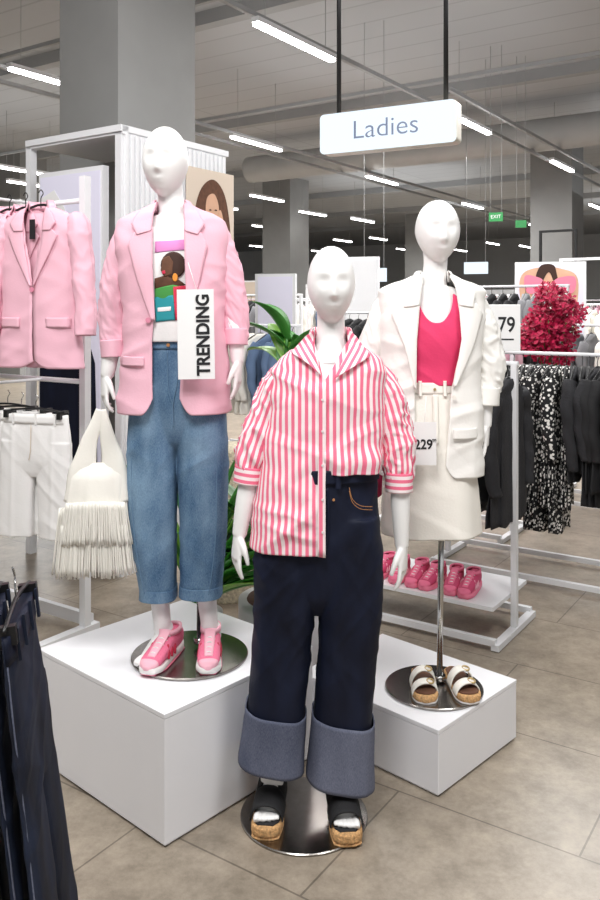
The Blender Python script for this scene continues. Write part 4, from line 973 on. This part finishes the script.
def hsign(px,py,d,w,h,m,label,txt=None):
    p=W(px,py,d); s=empty('hanging_sign',p,RB*.6,label=label,category='sign'); box('sign_panel',(0,0,0),(w,.05,h),m,s)
    for x in (-w*.4,w*.4): cyl('hanging_rod',(x,0,h/2),(x,0,5.5-p.z),.004,M['beam'],s,n=6)
    if txt: text('sign_lettering',txt,h*.55,M['cardw'],s,(0,-.03,0))
hsign(374,275,11,.34,.18,M['signlit'],'small lit white hanging sign'); hsign(496,217,12,.2,.13,M['exit'],'green exit sign hanging from the ceiling','EXIT'); hsign(476,268,14,.4,.2,M['signlit'],'small lit white hanging sign')
hsign(521,224,12.5,.16,.11,M['exit'],'green exit sign hanging from the ceiling')

# ================= LEFT RACK
lr=empty('clothes_rack',Vector((-1.62,4.05,0)),RB,label='white two-level display rack with pink blazers and shorts',category='clothes rack')
for x in (-.5,.42): box('post',(x,.35,1.15),(.04,.04,2.3),M['white'],lr)
for z in (2.18,1.27):
    cyl('rail',(-.5,.35,z),(.42,.35,z),.013,M['white'],lr); 
    for x in (-.3,.1): cyl('face_out_arm',(x,.35,z),(x,-.32,z),.008,M['white'],lr)
box('foot',(.42,.05,.03),(.05,.75,.04),M['white'],lr); box('foot',(-.5,.05,.03),(.05,.75,.04),M['white'],lr); box('base_bar',(-.04,.4,.06),(.9,.03,.06),M['white'],lr)
def hang_blazer(c,rz):
    b=empty('hanging_blazer',c,rz,label='pale pink blazer with notch lapels on a black hanger',category='blazer',group='pink blazers on the display rack')
    pr=Prof([(0,0,0,.07,.07,.03),(-.02,0,0,.12,.12,.038),(-.05,0,0,.185,.185,.045),(-.09,0,0,.205,.205,.052),(-.2,0,0,.205,.205,.055),(-.45,0,0,.20,.20,.055),(-.74,0,0,.225,.225,.062)],2.7)
    X1=lambda z:herm([(-.8,.02),(-.62,.0),(-.36,-.005),(-.1,-.05),(0,-.06)],z)[0]
    X2=lambda z:herm([(-.8,.03),(-.62,.01),(-.36,.0),(-.1,.05),(0,.06)],z)[0]
    sd=c.x*7
    w_=wrap('jacket_body',pr,lambda z:pr.th(X2(z),z),lambda z:2*math.pi+pr.th(X1(z),z),lambda u:0,lambda u:-.73+.03*max(0,1-min(u,1-u)/.04)**2,M['pink'],b,nu=120,nv=70,amp=.002,sc=(7,7,3),seed=c.x,solid=.004,extra=lambda p,v,u:crease(p,1.2,9,sd,.006)+crease(p,-1.1,9,sd+3,.005)+.005*v*math.sin(p.x*30))
    patch('lapel',pr,[(-.055,-.1),(-.045,-.18),(-.005,-.36)],[(-.10,-.10),(-.135,-.13),(-.09,-.22),(-.01,-.36)],M['pink'],w_,off=.006,offB=.012,nv=30)
    patch('lapel',pr,[(.055,-.1),(.045,-.18),(.005,-.36)],[(.10,-.10),(.135,-.13),(.09,-.22),(.01,-.36)],M['pink'],w_,off=.006,offB=.012,nv=30)
    for sx in (-1,1):
        patch('collar_leaf',pr,[(sx*.055,.0),(sx*.052,-.11)],[(sx*.09,-.02),(sx*.125,-.075),(sx*.10,-.11)],M['pink'],w_,off=.009,offB=.016)
        x0,x1=sorted((sx*.07,sx*.19)); patch('pocket_flap',pr,[(x0,-.50),(x0,-.545)],[(x1,-.50),(x1,-.545)],M['pink'],w_,off=.008,nv=6)
        V,f,U=tube([(sx*.165,0,-.055,.032),(sx*.20,0,-.09,.05),(sx*.230,-.01,-.25,.050),(sx*.252,-.02,-.42,.046),(sx*.262,-.03,-.58,.044)],60,40,seam=True,cap=False,fold=lambda t,s_:.05*math.sin(s_*30+math.sin(t)*2)+.1*(max(0,1-4*abs(noise.noise(Vector((math.cos(t)+sd,math.sin(t),s_*16)))))-.3)); mk('sleeve',V,f,M['pink'],w_,solid=.004,uvs=U)
    disc('blazer_button',pr.front(.0,-.375,.010),.011,M['button'],w_)
    box('care_label',(-.02,-.036,-.10),(.03,.002,.09),M['ink'],w_)
    V=[];n=30
    for rr,dz in ((.9,-.01),(.95,.03),(1.25,-.02)):
        for i in range(n):
            t=math.pi+math.pi*.75*(-1+2*i/(n-1)); V.append(Vector((.07*rr*math.sin(t),-.035*rr*math.cos(t),dz)))
    mk('collar',V,gridf(3,n,False),M['pink'],w_,solid=.004)
    h=bpy.data.objects.new('hanger',hme); col.objects.link(h); h.parent=b; h.location=(0,0,.01)
    return b
hb=W(41,208,3.75); hang_blazer(hb,-.35)
for i,(dx,dy) in enumerate(((-.10,.09),(-.2,.16),(-.32,.22),(-.42,.3))): hang_blazer(hb+Vector((dx,dy,.0)),-.42)
def shorts(c,rz):
    b=empty('hanging_shorts',c,rz,label='white tailored bermuda shorts clipped to a black hanger',category='shorts',group='white shorts on the display rack')
    parts=[hloft([(0,0,0,.165,.025),(-.1,0,0,.182,.034),(-.2,0,0,.188,.036),(-.25,0,0,.11,.03),(-.28,0,0,.04,.02)],34,44,2.4,True)]
    for sx in (-1,1): parts.append(hloft([(-.12,sx*.096,0,.088,.032),(-.27,sx*.100,0,.090,.034),(-.40,sx*.108,0,.092,.036),(-.555,sx*.116,0,.096,.038)],34,44,2.6,True))
    remesh('shorts_body',parts,.0045,1,M['tee'],b,post=lambda p:.0035*math.exp(-((abs(p.x)-.105)/.012)**2)*(1 if p.z<-.05 else 0)+crease(p,.8,12,3+c.x,.003)+wr(p,(9,9,2),.002,4))
    V,f=hloft([(-.038,0,0,.172,.032),(.004,0,0,.168,.030)],4,40,2.4); mk('waistband',V,f,M['tee'],b)
    for x in (-.1,.02,.12): box('belt_loop',(x,-.032,-.015),(.009,.006,.05),M['tee'],b)
    V,f=tube([(.0,-.038,-.04,.002),(.0,-.042,-.15,.002),(-.01,-.040,-.2,.002)],8,6); mk('fly_seam',V,f,M['beige'],b)
    V,f=tube([(-.17,0,.015,.005),(0,0,.03,.005),(.17,0,.015,.005)],10,8); mk('hanger',V,f,M['blackm'],b)
    V,f=tube([(0,0,.03,.0025),(0,0,.06,.0025),(.012,0,.08,.0025),(0,0,.095,.0025)],12,6); mk('hanger_hook',V,f,M['chrome'],b)
    for x in (-.14,.14): box('hanger_clip',(x,-.0,.005),(.02,.07,.035),M['blackm'],b)
hs=W(36,415,3.75); shorts(hs,-.3)
for i,(dx,dy) in enumerate(((-.10,.1),(-.2,.2))): shorts(hs+Vector((dx,dy,0)),-.35)

# ================= NEAR DARK JEANS
def hjeans(c,rz,tilt,i):
    b=empty('hanging_jeans',c,rz,label='dark navy wide leg jeans clipped to a hanger',category='jeans',group='dark jeans on the near rack'); b.rotation_euler=(tilt,0,rz)
    f1=lambda t,z:.08*math.sin(5*t+i)+.10*noise.noise(Vector((math.cos(t)*2+i,math.sin(t)*2,z*3)))
    parts=[hloft([(0,0,0,.13,.009),(-.1,0,0,.14,.011),(-.3,0,0,.15,.012)],20,48,2.4,True,f1),hloft([(-.16,-.07,0,.075,.010),(-.55,-.08,0,.085,.012),(-1.0,-.09,0,.10,.014)],40,40,2.4,True,f1),hloft([(-.16,.07,0,.075,.010),(-.55,.08,0,.085,.012),(-1.0,.09,0,.10,.014)],40,40,2.4,True,f1)]
    remesh('jeans_body',parts,.004,1,M['darkn'],b,post=lambda p:crease(p,1.1,12,i,.003)+crease(p,-.9,12,i+5,.003))
    V,f=hloft([(-.04,0,0,.137,.014),(.004,0,0,.134,.013)],4,40,2.4); mk('waistband',V,f,M['dark'],b)
    for x in (-.10,-.035,.035,.10): box('belt_loop',(x,-.016,-.018),(.010,.005,.055),M['darkn'],b)
    for x in (-1,1):
        V,f=tube([(x*.134,0,-.04,.0018),(x*.146,0,-.15,.0018),(x*.150,0,-.3,.0018),(x*.166,0,-.55,.0018),(x*.190,0,-1.0,.0018)],30,6); mk('side_seam',V,f,M['cuff'],b)
    V,f=tube([(-.13,0,.015,.004),(0,0,.03,.004),(.13,0,.015,.004)],10,8); mk('hanger',V,f,M['blackm'],b)
    V,f=tube([(0,0,.03,.002),(0,0,.05,.002),(.010,0,.066,.002),(0,0,.085,.002)],12,6); mk('hanger_hook',V,f,M['chrome'],b)
    for x in (-.11,.11): box('hanger_clip',(x,0,.003),(.016,.034,.032),M['blackm'],b)
nr=Vector((-.515,1.50,0))
rack(nr+Vector((-.36,.05,0)),math.atan2(-.15,.99),.70,1.155,'slim black steel clothes rack holding dark jeans',False,.4,posts=(-.33,-.2))
random.seed(33)
for i in range(8):
    p=nr+Vector((-.048*i,.0075*i,1.075-.004*(i%3))); hjeans(p,math.radians(98+random.uniform(-9,9)),math.radians(-7.2+.5*i+random.uniform(-.6,.6)),i)

# ================= LIGHTS
def area(loc,tgt,size,power,c=(1,.99,.975)):
    l=bpy.data.lights.new('area','AREA'); l.size=size; l.energy=power; l.color=c
    o=bpy.data.objects.new('area_light',l); col.objects.link(o); o.location=loc; d=Vector(tgt)-Vector(loc); o.rotation_euler=d.to_track_quat('-Z','Y').to_euler()
area((-.6,.4,4.2),(0,2.8,.9),1.2,112); area((1.8,1.2,4.3),(.5,3,.8),1.1,76); area((-2,2.5,4.3),(-1,3.6,1),1.1,60); area((1.6,5.2,4.3),(1.2,4.8,0),1.8,80); area((3,9,4.3),(3,9.1,0),3,300); area((-1,10,4.3),(-1,10.1,0),3,260); area((1.5,16,4.3),(1.5,16.1,0),4,450); area((-5,18,4.3),(-5,18.1,0),4,380); area((6,28,4.3),(6,28.1,0),5,650)
for x,y,p in ((1,12,22),(8,16,24),(-6,15,22),(3,24,44),(-6,26,38),(12,28,44)): area((x,y,4.3),(x,y+.1,5.6),4.5,p,(.95,.98,1))  # added upward lamps without fixtures, only to brighten the ceiling
w=bpy.data.worlds.new('w'); bpy.context.scene.world=w; w.use_nodes=True; w.node_tree.nodes['Background'].inputs[0].default_value=(.99,.995,1,1); w.node_tree.nodes['Background'].inputs[1].default_value=.84
cam=bpy.data.cameras.new('cam'); co=bpy.data.objects.new('camera',cam); col.objects.link(co); co.location=(0,0,H); co.rotation_euler=(math.pi/2,0,0)
cam.sensor_fit='VERTICAL'; cam.sensor_height=36; cam.sensor_width=24; cam.lens=F/900*36; cam.shift_y=-(450-HY)/900
bpy.context.scene.camera=co
try: bpy.context.scene.view_settings.view_transform='Standard'
except Exception as ex: print(ex)
